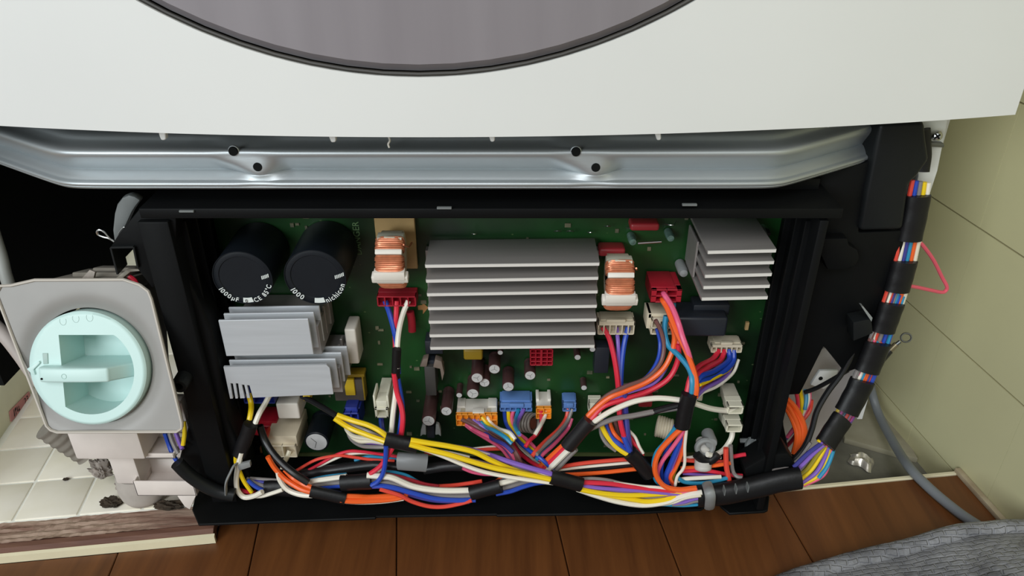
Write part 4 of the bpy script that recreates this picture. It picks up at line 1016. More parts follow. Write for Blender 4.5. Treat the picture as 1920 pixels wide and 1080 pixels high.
# --- lead of the white three-pole plug
h = thing('motor_lead', 'lead of red, purple and blue wires dropping from the white plug under the second choke', 'cable', at(1165, 730, .42))
o, bb = plug(h, BEIGE, 'white three-pole plug', 1121, 603, 1190, 628, .446, .4585, 6, 1, solid=.30, wall=.0009)
fb(1126, 599, 1187, 604, .4475, .4585).build('hood', BEIGE, o, bevel=.0005)
fb(1137, 600, 1173, 606, .4453, .448).build('latch', BEIGE, o, bevel=.0003)
W(h, 'red', RK, [(1130, 613), (1142, 634), (1151, 668), (1157, 705), (1160, 740), (1163, 790), (1175, 835)], .449, .404)
W(h, 'purple', RM, [(1156, 613), (1159, 645), (1160, 690), (1164, 735), (1172, 790), (1178, 840)], .450, .406)
W(h, 'blue', RK, [(1178, 613), (1171, 642), (1166, 681), (1164, 724), (1165, 773), (1169, 815), (1180, 845)], .449, .402)
W(h, 'navy', RK, [(1171, 736), (1174, 775), (1177, 810), (1182, 845)], .412, .404)
W(h, 'gray', RM, [(1126, 795), (1128, 815), (1138, 832), (1155, 845)], .416, .408)
W(h, 'yellow', RK, [(1126, 786), (1129, 800), (1140, 820), (1158, 840), (1180, 854), (1195, 860)], .414, .402)
W(h, 'blue', RK * .9, [(1134, 786), (1138, 803), (1147, 820), (1162, 833), (1182, 847)], .416, .404)
W(h, 'orange', RM, [(1142, 786), (1146, 800), (1153, 814), (1168, 830)], .418, .408)
W(h, 'brown', RM, [(1152, 786), (1157, 806), (1166, 826), (1180, 842)], .42, .408)
W(h, 'red', RM, [(1178, 806), (1186, 826), (1197, 842), (1205, 854)], .412, .405)
W(h, 'white', RT, [(1180, 808), (1191, 820), (1199, 838), (1206, 850)], .410, .405)
TP(h, [(1180, 848), (1198, 866), (1218, 890)], 30, .4035)
W(h, 'scarlet', RM, [(880, 845), (915, 842), (943, 841)], .42, .42)
W(h, 'white', RT, [(878, 843), (910, 839), (945, 836)], .421, .421)
W(h, 'scarlet', RM, [(1020, 880), (1043, 877), (1097, 868), (1177, 861), (1200, 862)], .408, .410)
W(h, 'white', RT, [(1030, 882), (1055, 880), (1110, 874), (1185, 867)], .408, .410)
W(h, 'orange', RM, [(1060, 890), (1085, 889), (1130, 886), (1197, 879), (1215, 880)], .405, .406)
W(h, 'black', RM, [(1040, 886), (1090, 882), (1150, 876), (1200, 871)], .410, .410)

# --- thin background wires on the left
h = thing('thin_lead', 'thin red and white wires arching behind the taped bundles at lower left', 'cable', at(640, 860, .42))
W(h, 'scarlet', RT, [(553, 884), (588, 864), (613, 857), (638, 854), (668, 858), (700, 862), (740, 864)], .412, .416)
W(h, 'red', RT, [(574, 884), (605, 867), (630, 853), (655, 846), (680, 847), (710, 851), (745, 856)], .414, .417)
W(h, 'white', RT, [(570, 886), (600, 873), (628, 860), (650, 852), (685, 849), (730, 853), (748, 857)], .415, .418)
W(h, 'teal', RT, [(665, 863), (690, 856), (720, 858), (748, 861)], .417, .418)
W(h, 'scarlet', RT, [(796, 851), (815, 850), (830, 856), (850, 858)], .414, .416)
W(h, 'white', RT, [(796, 845), (820, 845), (850, 850), (880, 857)], .413, .416)
W(h, 'pink', RM, [(868, 877), (885, 884), (905, 888), (925, 889)], .402, .403)
clamp = MB().tube(smooth_path([at(747, 864, .404), at(772, 866, .403), at(800, 868, .404)]), plen(19, 770, 865, .403), 18, flat=.75).build('clamp', mat('grey_sleeve', rgb(122, 124, 126), .42), h, smooth=True, label='grey tube sleeve')
h = thing('black_tube', 'shiny black tube lying behind the bundles along the floor of the box', 'tube', at(760, 880, .41))
TP(h, [(548, 892), (600, 884), (660, 876), (700, 872), (745, 876)], 20, .414, SLV, 'tube', 'black tube', flat=1)
TP(h, [(795, 880), (835, 874), (870, 874), (930, 884), (1000, 888)], 20, .414, SLV, 'tube', 'black tube', flat=1)

# --- right hand plugs
h = thing('relay_lead', 'red plug with pink, orange and light blue wires looping down to the lower bundle', 'cable', at(1250, 545, .43))
mb, bb = socket_mb(1221, 543, 1278, 568, .434, .4585, 2, 2, wall=.0011, side=.12); o = mb.build('plug', REDN, h, bevel=.0003, seg=1, label='dark red four-pole plug')
fb(1221, 538, 1266, 544, .4365, .4585).build('hood', REDN, o, bevel=.0005)
W(h, 'pink', RK, [(1244, 549, .440), (1246, 553, .4325), (1260, 575, .429), (1272, 605), (1280, 632), (1290, 660), (1298, 690)], .438, .412)
W(h, 'orange', RK, [(1242, 559, .440), (1243, 564, .4330), (1252, 580, .430), (1268, 621), (1285, 655), (1301, 696), (1306, 724), (1304, 745)], .438, .401)
W(h, 'teal', RK, [(1262, 560), (1262, 575), (1254, 588)], .440, .438)
W(h, 'teal', RK, [(1249, 592), (1246, 618), (1253, 647), (1273, 667), (1292, 691), (1298, 715), (1296, 745)], .437, .402)
W(h, 'red', RK * .9, [(1272, 600), (1273, 630), (1272, 650)], .43, .425)
TP(h, [(1293, 738), (1286, 765), (1279, 800)], 31, .4015, label='black tape wrap')
for i, (col, r, pts, ya, yb) in enumerate([
    ('blue', RM, [(1276, 790), (1266, 800), (1258, 825), (1248, 848), (1240, 880), (1246, 910)], .406, .406),
    ('teal', RM, [(1276, 790), (1262, 808), (1246, 830), (1230, 850), (1225, 878), (1233, 905), (1260, 915)], .405, .402),
    ('orange', RK, [(1284, 792), (1278, 803), (1262, 818), (1238, 845), (1228, 872), (1232, 895), (1247, 912), (1272, 918), (1306, 915)], .400, .395),
    ('pink', RM, [(1284, 795), (1279, 812), (1260, 840), (1241, 866), (1233, 888), (1238, 905)], .402, .402),
    ('blue', RK, [(1282, 800), (1272, 835), (1257, 872), (1249, 893), (1252, 914)], .404, .403),
    ('purple', RM, [(1283, 800), (1278, 822), (1268, 853), (1258, 880), (1254, 905)], .404, .404),
    ('scarlet', RM, [(1284, 800), (1278, 842), (1270, 870), (1256, 892), (1264, 912)], .405, .403),
    ('olive', RT, [(1284, 805), (1279, 850), (1264, 888), (1260, 908)], .406, .404),
    ('orange', RT, [(1284, 805), (1280, 846), (1268, 876), (1258, 896), (1266, 910)], .403, .402),
    ('white', RT, [(1286, 792), (1287, 805), (1284, 838), (1284, 866), (1280, 880), (1270, 893), (1266, 910)], .402, .400),
    ('pink', RM, [(1266, 921), (1285, 921), (1308, 919)], .396, .395)]):
    W(h, col, r, pts, ya, yb)
h = thing('relay_plug', 'white block plug with brown and blue wires under the red four-pole plug', 'plug', at(1240, 600, .44))
mb, bb = socket_mb(1221, 597, 1268, 628, .4405, .4585, 3, 2, wall=.0011, solid=.2); o = mb.build('body', BEIGE, h, bevel=.0003, seg=1)
fb(1215, 588, 1266, 597, .4435, .4585).build('hood', BEIGE, o, bevel=.0005)
fb(1213, 588, 1221, 616, .4435, .4585).build('side_block', BEIGE, o, bevel=.0004)
h = thing('sensor_lead', 'flat white plug at the upper right with red, blue, orange and purple wires', 'cable', at(1365, 645, .44))
mb, bb = socket_mb(1334, 648, 1392, 662, .446, .4585, 6, 1, solid=.3, wall=.0009, pocket=.005); o = mb.build('plug', BEIGE, h, bevel=.0003, seg=1, label='flat white plug')
fb(1340, 642, 1388, 649, .449, .4585).build('hood', BEIGE, o, bevel=.0005); fb(1352, 643, 1374, 648, .4455, .4485).build('latch', BEIGE, o, bevel=.0005)
for i, (col, r, pts) in enumerate([
    ('red', RK, [(1348, 657), (1336, 673), (1312, 686), (1296, 705), (1288, 735)]),
    ('red', RK, [(1359, 657), (1350, 676), (1326, 690), (1305, 707), (1294, 740)]),
    ('blue', RK, [(1367, 656), (1366, 676), (1340, 695), (1312, 708), (1298, 738)]),
    ('blue', RK, [(1376, 657), (1373, 681), (1345, 705), (1316, 717), (1302, 740)]),
    ('brown', RT, [(1345, 690), (1320, 698), (1305, 714)]),
    ('orange', RM, [(1367, 690), (1345, 712), (1314, 726), (1300, 745)]),
    ('purple', RM, [(1374, 682), (1359, 707), (1321, 729), (1302, 748)]),
    ('yellow', RT, [(1373, 682), (1366, 694), (1330, 714), (1312, 722)]),
    ('white', RT, [(1385, 674), (1374, 700), (1345, 724), (1316, 737), (1302, 752)])]):
    W(h, col, r, pts, .448, .404 + .0006 * (i % 3))
def white_plug(label, hood, front, wirepts, ya, yb):
    h = thing('white_plug', label, 'plug', at(front[0], front[3], .43))
    mb, bb = socket_mb(*front, .418, .43, 1, 1, wall=.0012, pocket=.006); o = mb.build('body', IVORY, h, bevel=.0003, seg=1)
    # slanting body rising towards the board
    f = [Vector((bb[0], .424, bb[2])), Vector((bb[1], .424, bb[2])), Vector((bb[1], .424, bb[3])), Vector((bb[0], .424, bb[3]))]
    b = [at(hood[0], hood[3], .452), at(hood[2], hood[3], .452), at(hood[2], hood[1], .452), at(hood[0], hood[1], .452)]
    MB().hexa(f + b).build('hood', IVORY, h, bevel=.0006)
    W(h, 'white', RK * 1.05, wirepts, ya, yb)
    return h
white_plug('ivory plug whose white wire runs left into the black tape', (1350, 718, 1376, 738), (1364, 762, 1394, 777), [(1384, 769), (1364, 770), (1333, 766), (1304, 757), (1288, 752)], .424, .402)
white_plug('ivory plug whose white wire drops to the nylon clip', (1347, 768, 1376, 784), (1362, 797, 1392, 811), [(1374, 803), (1371, 822), (1357, 843), (1340, 853), (1326, 852)], .424, .408)
fb(1352, 716, 1356, 726, .449, .4585).build('pin_post', IVORY, pcb)
fb(1310, 736, 1318, 752, .446, .4585).build('small_connector', BEIGE, pcb, bevel=.0005)

# --- reds and oranges low at the right
h = thing('ground_lead', 'red, orange and light blue wires running level behind the nylon clip', 'cable', at(1330, 885, .41))
for i, (col, r, pts, ya, yb) in enumerate([
    ('scarlet', RM, [(1276, 862), (1303, 864), (1340, 866), (1366, 866)], .414, .414),
    ('orange', RM, [(1276, 878), (1310, 876), (1345, 872), (1370, 868)], .412, .410),
    ('red', RM, [(1276, 884), (1320, 882), (1366, 890), (1392, 892)], .410, .408),
    ('red', RM, [(1372, 857), (1390, 853), (1398, 852)], .416, .416),
    ('white', RT, [(1284, 859), (1310, 856), (1352, 858)], .416, .416),
    ('purple', RT, [(1280, 888), (1310, 890), (1350, 892)], .410, .408),
    ('white', RM, [(1270, 902), (1283, 898), (1313, 896), (1352, 894)], .404, .404),
    ('teal', RM, [(1270, 895), (1285, 904), (1313, 906), (1340, 902), (1364, 896)], .402, .404),
    ('scarlet', RK, [(1361, 840), (1362, 873), (1367, 900)], .41, .404),
    ('gray', RM, [(1370, 835), (1373, 878), (1380, 892), (1392, 896)], .412, .404)]):
    W(h, col, r, pts, ya, yb)
# nylon standoff clip
h = thing('nylon_clip', 'translucent nylon standoff with a ring top, a black band and the white wire through it', 'cable clip', at(1325, 860, .41))
c = at(1322, 838, .412); r = plen(15, 1322, 838, .412)
MB().loop([c + Vector((math.cos(t) * r, .0006 * math.sin(t), math.sin(t) * r)) for t in [2 * math.pi * k / 28 for k in range(28)]], .0020, 8).build('ring', GREYP, h, smooth=True)
c2 = at(1334, 835, .411); MB().lathe((c2.x, .424, c2.z), (0, -1, 0.1), [(0, .0044), (.011, .0044), (.0128, .0038), (.0132, 0)], 20).build('peg', GREYP, h, smooth=True)
c3 = at(1322, 850, .411); MB().lathe((c3.x, .424, c3.z), (0, -1, 0.1), [(0, .0040), (.012, .0040), (.0135, .003), (.0137, 0)], 20).build('peg', CLEARN, h, smooth=True)
TP(h, [(1306, 852), (1318, 862), (1332, 864), (1346, 853)], 17, .408, name='band', label='black band')
MB().tube(smooth_path([at(1319, 860, .411), at(1318, 872, .410), at(1318, 884, .4075)]), [.0062] * 9 + [.006, .0058, .005, .003], 16).build('post', CLEARN, h, smooth=True)
MB().tube(smooth_path([at(1282, 800, .408), at(1290, 782, .408), at(1296, 768, .408)]), .0009, 6).build('thread', WM['black'], h, smooth=True)

# --- big taped trunk at the lower right with its grey tie
h = thing('taped_trunk', 'thick black taped cable trunk leaving the lower right of the box', 'cable', at(1400, 920, .40))
TP(h, [(1306, 930), (1330, 928), (1370, 923), (1420, 912), (1460, 902), (1500, 896)], 46, .398, flat=.8, lim=False)
tie = thing('cable_tie', 'pale grey cable tie around the thick taped trunk', 'cable tie', at(1330, 930, .38))
P = []
base = [at(1325, 906, .400), at(1329, 918, .3865), at(1332, 932, .3835), at(1331, 947, .390), at(1330, 953, .398)]
MB().tube(smooth_path(base), .0036, 8, flat=.4).build('strap', GREYP, tie, smooth=True)
for k in range(3):
    p = at(1360 + 22 * k, 925 - 3 * k, .383)
    MB().box(p.x - .0003, p.x + .0003, p.y + .0007, p.y + .006, p.z - .003, p.z + .002).build('tooth', GREYD, h)

# --- right side harness, taped in bands
h = thing('side_harness', 'long harness banded with black tape running down beside the wall', 'cable', at(1660, 600, .44))
spine = [(1730, 240), (1733, 290), (1726, 340), (1716, 400), (1705, 450), (1694, 500), (1680, 550), (1664, 595), (1648, 640), (1630, 685), (1610, 730), (1586, 775), (1562, 810), (1546, 836)]
wid = [20, 26, 38, 44, 46, 46, 44, 44, 46, 46, 46, 46, 44, 42]
spY = [.452, .450, .446, .444, .442, .440, .438, .436, .434, .432, .428, .422, .414, .408]
sc = ['scarlet', 'blue', 'gray', 'yellow', 'white', 'teal', 'orange', 'brown', 'purple']
def spine_at(i, off, dy=0.0):
    j0, j1 = max(i - 1, 0), min(i + 1, len(spine) - 1)
    t = Vector((spine[j1][0] - spine[j0][0], spine[j1][1] - spine[j0][1])).normalized(); nrm = Vector((-t.y, t.x))
    return (spine[i][0] - nrm.x * off * wid[i], spine[i][1] - nrm.y * off * wid[i], spY[i] + dy)
order = ['scarlet', 'blue', 'gray', 'yellow', 'white']
for k, col in enumerate(order):
    W(h, col, RM, [spine_at(i, (k - 2) / 5.0) for i in range(2, 5)], .44, n=8, lim=False)
for sec, order in (((4, 7), ['scarlet', 'white', 'navy', 'teal', 'orange', 'cream']), ((6, 9), ['brown', 'scarlet', 'gray', 'blue', 'teal']), ((7, 10), ['gray', 'white', 'orange', 'navy', 'blue']), ((8, 12), ['gray', 'pink', 'teal', 'orange', 'scarlet', 'blue']), ((10, 13), ['yellow', 'purple', 'brown', 'pink', 'teal', 'red'])):
    m = len(order)
    for k, col in enumerate(order):
        W(h, col, RM * .95, [spine_at(i, (k - (m - 1) / 2) / (m + .5) * (1.0 if sec[0] < 8 else .84)) for i in range(sec[0], sec[1] + 1)], .44, n=8, lim=False)
def spine_px(y):
    for i in range(len(spine) - 1):
        if spine[i][1] <= y <= spine[i + 1][1]:
            t = (y - spine[i][1]) / (spine[i + 1][1] - spine[i][1])
            return (spine[i][0] + t * (spine[i + 1][0] - spine[i][0]), y, spY[i] + t * (spY[i + 1] - spY[i]) - .0008), wid[i] + t * (wid[i + 1] - wid[i])
for y0, y1 in [(243, 322), (366, 450), (489, 545), (568, 621), (642, 696), (713, 773), (784, 834)]:
    pts = [spine_px(y0 + (y1 - y0) * k / 3)[0] for k in range(4)]; w = spine_px((y0 + y1) / 2)[1]
    TP(h, pts, w + 3, pts[0][2], flat=.62, lim=False, label='black tape band')
for i, (col, pts) in enumerate([
    ('purple', [(1556, 826), (1530, 846), (1508, 868), (1490, 886)]), ('olive', [(1556, 826), (1535, 850), (1515, 878), (1498, 892)]),
    ('yellow', [(1552, 828), (1540, 852), (1522, 880), (1500, 900)]), ('purple', [(1556, 830), (1546, 858), (1530, 886), (1502, 906)]),
    ('yellow', [(1556, 832), (1550, 862), (1536, 890), (1506, 908)]), ('pink', [(1560, 832), (1554, 866), (1542, 892), (1506, 910)]),
    ('teal', [(1564, 832), (1560, 852), (1550, 876), (1535, 896)]), ('gray', [(1548, 826), (1522, 852), (1500, 880), (1485, 893)]), ('navy', [(1545, 828), (1515, 850), (1488, 876)])]):
    W(h, col, RM, pts, .410, .402, lim=False)
# orange loop bundle in the gap
h = thing('orange_bundle', 'loop of orange, yellow and pink wires passing through the gap beside the box', 'cable', at(1490, 800, .45))
for k in range(4):
    W(h, 'orange', RK, [(1455 + 5 * k, 742), (1474 + 6 * k, 765), (1489 + 6 * k, 795), (1494 + 5 * k, 820), (1488 + 3 * k, 850)], .45 - .002 * (k % 2), .43, lim=False)
for col, pts in [('red', [(1490, 728), (1495, 745), (1497, 765)]), ('yellow', [(1499, 726), (1503, 745), (1504, 765), (1500, 785)]), ('teal', [(1510, 730), (1512, 748), (1509, 768)]), ('pink', [(1518, 732), (1517, 752), (1508, 775), (1494, 795), (1476, 820)]), ('scarlet', [(1522, 750), (1519, 768), (1508, 785), (1490, 806)]), ('white', [(1516, 734), (1514, 755), (1502, 782)]), ('purple', [(1470, 826), (1485, 810), (1495, 795)]), ('darkred', [(1476, 836), (1488, 822), (1498, 806)])]:
    W(h, col, RM, pts, .462, .455, lim=False)
h = thing('black_cable', 'thin black cable hanging from the harness down to the taped trunk', 'cable', at(1530, 790, .44))
W(h, 'black', .0021, [(1600, 660), (1578, 700), (1552, 735), (1532, 770), (1522, 805), (1510, 835), (1494, 856), (1476, 872)], .442, .412, lim=False)
W(h, 'black', .0016, [(1590, 694), (1560, 712), (1530, 728), (1508, 736)], .445, .455, lim=False)
W(h, 'gray', RT, [(1520, 830), (1500, 858), (1478, 874), (1440, 884)], .412, .404, lim=False)
h = thing('thin_lead', 'blue, purple and yellow wires peeping out between the grey filter plate and the box', 'cable', at(330, 820, .42))
for col, pts in [('blue', [(309, 812), (316, 832), (324, 852), (334, 868)]), ('gray', [(318, 812), (324, 830), (334, 850)]), ('purple', [(330, 812), (336, 828), (342, 842)]), ('yellow', [(345, 790), (346, 812), (343, 835)]), ('scarlet', [(332, 752), (336, 770), (338, 790)])]:
    W(h, col, RM, pts, .408, .400, lim=False)

# ================================================================== LOOSE THINGS AT THE RIGHT
h = thing('pink_wire', 'thin pink wire bent into a pointed loop in front of the tiled wall', 'wire', at(1745, 500, .45))
MB().tube(smooth_path([at(1722, 452, .442), at(1732, 462, .444), at(1750, 487, .447), at(1766, 519, .45), at(1775, 536, .45), at(1774, 544, .45), at(1766, 548, .449), at(1745, 544, .446), at(1722, 539, .442), at(1704, 536, .438)]), .00125, 8).build('wire', mat('pink_insulation', rgb(226, 92, 110), .45), h, smooth=True)
h = thing('ring_terminal', 'metal ring terminal on a short black wire sticking out beside the harness', 'terminal', at(1680, 645, .44))
MB().tube(smooth_path([at(1640, 690, .436), at(1655, 672, .438), at(1668, 657, .44)]), .0026, 10).build('wire', WM['black'], h, smooth=True)
MB().cyl(at(1666, 659, .44), at(1681, 645, .44), .0020, n=12).build('crimp', mat('brass_grey', rgb(150, 138, 110), .4, metal=.7), h, smooth=True)
MB().cyl(at(1680, 646, .44), at(1688, 640, .44), .0013, n=10).build('neck', ZINCD, h, smooth=True)
c = at(1699, 633, .44)
MB().loop([c + Vector((math.cos(t) * .0036, math.sin(t) * .0014, math.sin(t) * .0027)) for t in [2 * math.pi * k / 26 for k in range(26)]], .0007, 6).build('ring', ZINCD, h, smooth=True)
cab = [PZ(1626, 690, .03), PZ(1636, 740, .0), PZ(1650, 782, -.012), PZ(1680, 838, -.006), PZ(1705, 876, .004), PZ(1735, 908, .005), PZ(1775, 943, .005), PZ(1818, 975, .005), PZ(1880, 1010, .005), PZ(1960, 1040, .005)]
tag(MB().tube(smooth_path(cab), .0040, 12).build('power_cable', CABLE, smooth=True), 'grey round cable snaking down the wall foot and across the boards', 'cable')
# crumpled foil
random.seed(11); mb = MB(); vs = []; nx, ny = 12, 8
for i in range(nx + 1):
    for j in range(ny + 1):
        u, v = i / nx, j / ny
        x = 1592 + 44 * u + 3 * math.sin(v * 5); y = 850 + 16 * v + 12 * u * v + 8 * u + 2 * math.sin(u * 9)
        p = PZ(x, y, -.0305); env = (math.sin(math.pi * u) * math.sin(math.pi * v)) ** .5
        p.z += env * (.0045 + .003 * math.sin(v * 9 + u * 2) + random.uniform(-.0008, .0008)); vs.append(p)
mb.add(vs, [(i * (ny + 1) + j, (i + 1) * (ny + 1) + j, (i + 1) * (ny + 1) + j + 1, i * (ny + 1) + j + 1) for i in range(nx) for j in range(ny)])
tag(mb.build('foil_scrap', FOIL, smooth=True), 'small crumpled silvery scrap on the dirty concrete strip', 'scrap')

# ---- grey woven bag in the lower right corner: a low mound with a rolled hem
hem = [(1440, 1100, .004), (1500, 1075, .006), (1560, 1055, .009), (1640, 1035, .013), (1700, 1020, .018), (1760, 1003, .023), (1810, 990, .027), (1860, 986, .029), (1910, 984, .029), (1990, 985, .028), (2080, 992, .024)]
bag = thing('woven_bag', 'grey woven plastic bag with a rolled hem lying on the floorboards', 'bag', PZ(1760, 1060, 0))
path = smooth_path([PZ(x, y + 10, z) for x, y, z in hem], 8)
random.seed(5); rs = [.0075 * (1 + .05 * math.sin(i * .33) + random.uniform(-.02, .02)) for i in range(len(path))]
MB().tube(path, rs, 14).build('hem', BAG, bag, smooth=True, label='rolled hem of the bag')
mb = MB(); vs = []; n = 44; m = len(path)
for i, p in enumerate(path):
    for j in range(n + 1):
        t = j / n; d = Vector((.06 * t, -.34 * t, 0))
        q2 = p + d
        h0 = p.z * (1 - t) + .05 * math.sin(math.pi * min(1, t * 1.2)) * (.3 + .7 * i / m)
        cr = .0011 * math.sin(i * 1.9 + .8 * math.sin(j * .7)) * math.sin(j * 1.6 + .5 * math.sin(i * .5)) + .0012 * math.sin(i * .37) * math.sin(j * .41 + 1)
        q2.z = max(.001, h0 + .002 + (cr + random.uniform(-.0005, .0005)) * min(1, t * 6)); vs.append(q2)
mb.add(vs, [(i * (n + 1) + j, (i + 1) * (n + 1) + j, (i + 1) * (n + 1) + j + 1, i * (n + 1) + j + 1) for i in range(m - 1) for j in range(n)])
mb.build('sheet', BAG, bag, smooth=True)

# ================================================================== DRAIN FILTER AND WHITE BRACKET AT THE LEFT
df = thing('drain_filter', 'grey drain filter plate with a round mint green screw cap', 'filter', at(170, 815, .40))
TL = math.radians(21)                     # the plate leans back, its face turned up
FC = PY(169, 689, .385); FV = Vector((0, math.sin(TL), math.cos(TL))); FN = Vector((0, -math.cos(TL), math.sin(TL))); FU = Vector((1, 0, 0))
def uv(px, py, n=0.0):
    d = ray(px, py); o = Vector((0, 0, H)); p = FC + FN * n
    q = o + d * ((p - o).dot(FN) / d.dot(FN)) - p
    return (q.dot(FU), q.dot(FV))
def fp(u, v, n=0.0): return FC + FU * u + FV * v + FN * n
def fbox(mb, u0, u1, v0, v1, n0, n1):
    return mb.hexa([fp(u0, v0, n0), fp(u1, v0, n0), fp(u1, v0, n1), fp(u0, v0, n1), fp(u0, v1, n0), fp(u1, v1, n0), fp(u1, v1, n1), fp(u0, v1, n1)])
outl = [uv(*q) for q in [(-6, 552), (2, 536), (22, 535), (66, 525), (232, 524), (262, 534), (278, 546), (284, 560), (341, 792), (341, 803), (332, 809), (108, 810), (96, 806), (88, 798)]]
cc = (0.0, 0.0); cr = plen(109, 169, 689, .385)
A = angles(96, cc, outl); outer = [poly_ray(outl, cc, a) for a in A]; inner = [((cr + .0012) * math.cos(a), (cr + .0012) * math.sin(a)) for a in A]
def dish(u, v): return -.0032 * math.exp(-((math.hypot(u, v) - cr) / .006) ** 2)
pl = MB().ringplate(outer, inner, lambda u, v: fp(u, v, dish(u, v)), lambda u, v: fp(u, v, dish(u, v) - .0028), rings=14).build('plate', FROST, df, smooth=True, label='frosted grey plate')
MB().loop([fp(p[0], p[1], .0004) for p in outl], .0010, 6).build('edge_bead', mat('frost_edge', rgb(186, 178, 168), .5), pl, smooth=True)
# cap: ring face with a deep D-shaped recess and a grip bar across it
n0, dep = .0035, .024
XL = uv(106, 690, n0)[0]; VT = uv(150, 628, n0)[1]
dsh = []; r_in = cr * .79
for k in range(49):
    a = math.radians(-124 + 248 * k / 48); dsh.append((max(XL, r_in * math.cos(a) + .0004), min(VT, r_in * math.sin(a) - .0006)))
dd = []
for p in dsh:
    if not dd or math.hypot(p[0] - dd[-1][0], p[1] - dd[-1][1]) > 1e-5: dd.append(p)
cen = (.002, 0.0); A = angles(96, cen, dd)
circ = [(cr * math.cos(2 * math.pi * k / 180), cr * math.sin(2 * math.pi * k / 180)) for k in range(180)]
outer = [poly_ray(circ, cen, a) for a in A]; inner = [poly_ray(dd, cen, a) for a in A]
def capf(u, v):
    return fp(u, v, n0 - max(0, .0012 - (cr - math.hypot(u, v))))
cap = MB().ringplate(outer, inner, capf, lambda u, v: fp(u, v, -dep), rings=10).build('cap', MINT, df, smooth=True, label='round mint green cap')
MB().add([fp(p[0], p[1], -dep + .001) for p in inner], [tuple(range(len(A)))]).build('recess_floor', MINT, cap)
g = .011
vt, vb = uv(130, 691, g)[1], uv(130, 718, g)[1]
ul, ur = uv(66, 704, g)[0], uv(203, 704, g)[0]
plan = [(ul, g - .004), (ul + .002, g - .0008), (ul + .014, g), (ur - .012, g), (ur - .001, g - .0012), (ur, g - .004), (ur + .010, -.004), (ur + .0195, -dep + .0012), (XL, -dep + .0012), (XL, n0 - .001), (ul, n0 - .001)]
MB().prism([fp(u, vt, n) for u, n in plan], FV * (vb - vt)).build('grip', MINT, cap, bevel=.0013, seg=3)
u, v = uv(120, 706, g); MB().loop([fp(u + math.cos(t) * .0015, v + math.sin(t) * .0015, g) for t in [2 * math.pi * k / 16 for k in range(16)]], .0002, 5).build('moulding_mark', mat('mint_shadow', rgb(168, 198, 192), .5), cap)
u, v = uv(77, 711, g); MB().lathe(fp(u, v, g - .001), FN, [(-.0005, .0007), (.0006, .0007), (.0006, 0)], 12).build('pin_hole', BLKD, cap)
MB().prism([fp(*uv(x, y, n0), n0 - .003) for x, y in [(52, 691), (75, 676), (77, 680), (65, 692), (68, 702), (62, 701)]], FN * .0042).build('pointer', MINT, cap, bevel=.0003)
MB().prism([fp(*uv(x, y, n0), n0 - .001) for x, y in [(80, 662), (90, 662), (91, 682), (82, 683)]], FN * .0016).build('index_tab', mat('mint_grey', rgb(168, 190, 184), .5), cap, bevel=.0003)
for x, y in [(118, 602), (142, 597), (168, 595)]:
    u, v = uv(x, y, n0)
    MB().tube([fp(u + math.cos(t) * .0020, v + math.sin(t) * .0026, n0) for t in [2.6 + 4.2 * k / 10 for k in range(11)]], .00016, 5).build('moulded_stroke', mat('mint_line', rgb(182, 206, 202), .5), cap)
# pump housing behind the plate
ua, ub = uv(84, 526)[0], uv(228, 526)[0]; vt2 = uv(150, 525)[1]
body = fbox(MB(), ua, ub, vt2 - .008, vt2, -.034, -.003)
fbox(body, ua + .002, ub - .002, -.030, vt2 - .004, -.060, -.030)
body = body.build('pump_body', DUSTY, df, bevel=.001, label='dusty grey pump body')
fbox(MB(), uv(108, 515)[0], uv(216, 515)[0], vt2 - .001, vt2 + .0026, -.034, -.015).build('body_step', DUSTY, body, bevel=.0008)
fbox(MB(), uv(136, 510)[0], uv(216, 510)[0], vt2 + .002, vt2 + .0046, -.034, -.022).build('body_step', DUSTY, body, bevel=.0008)
MB().prism([fp(*uv(x, y, -.004), -.004) for x, y in [(150, 526), (168, 506), (178, 510), (174, 526)]], FN * -.002).build('lint_wisp', LINT, df)
MB().prism([fp(*uv(x, y, -.004), -.004) for x, y in [(216, 522), (240, 503), (262, 505), (266, 508), (244, 510), (226, 525)]], FN * -.004).build('arm', DUSTY, df, bevel=.0005)
MB().tube(smooth_path([fp(*uv(x, y, -.008), -.008) for x, y in [(242, 518), (252, 526), (258, 536)]]), .0016, 8).build('red_lead', WM['red'], df, smooth=True)
# grey hoses behind the plate at the left edge
tag(MB().tube(smooth_path([at(-40, 330, .455), at(-26, 385, .448), at(-12, 436, .44), at(2, 480, .435), at(12, 520, .43), at(30, 562, .428), at(70, 600, .43), at(110, 620, .44)]), plen(11, 10, 500, .43), 14).build('grey_hose', mat('grey_hose', rgb(150, 152, 148), .5), smooth=True), 'grey hose dropping behind the frosted filter plate', 'hose')
tag(MB().tube(smooth_path([at(-90, 520, .46), at(-30, 590, .44), at(10, 630, .43), at(40, 668, .425), at(70, 710, .42), at(110, 750, .42), at(150, 790, .425)]), plen(13, 10, 630, .43), 14).build('grey_hose', mat('pale_hose', rgb(176, 166, 160), .55), smooth=True), 'pale hose slanting down behind the filter plate above the tan sill', 'hose')

wb = thing('white_bracket', 'white plastic foot bracket with open trays under the drain filter', 'bracket', at(300, 900, .41))
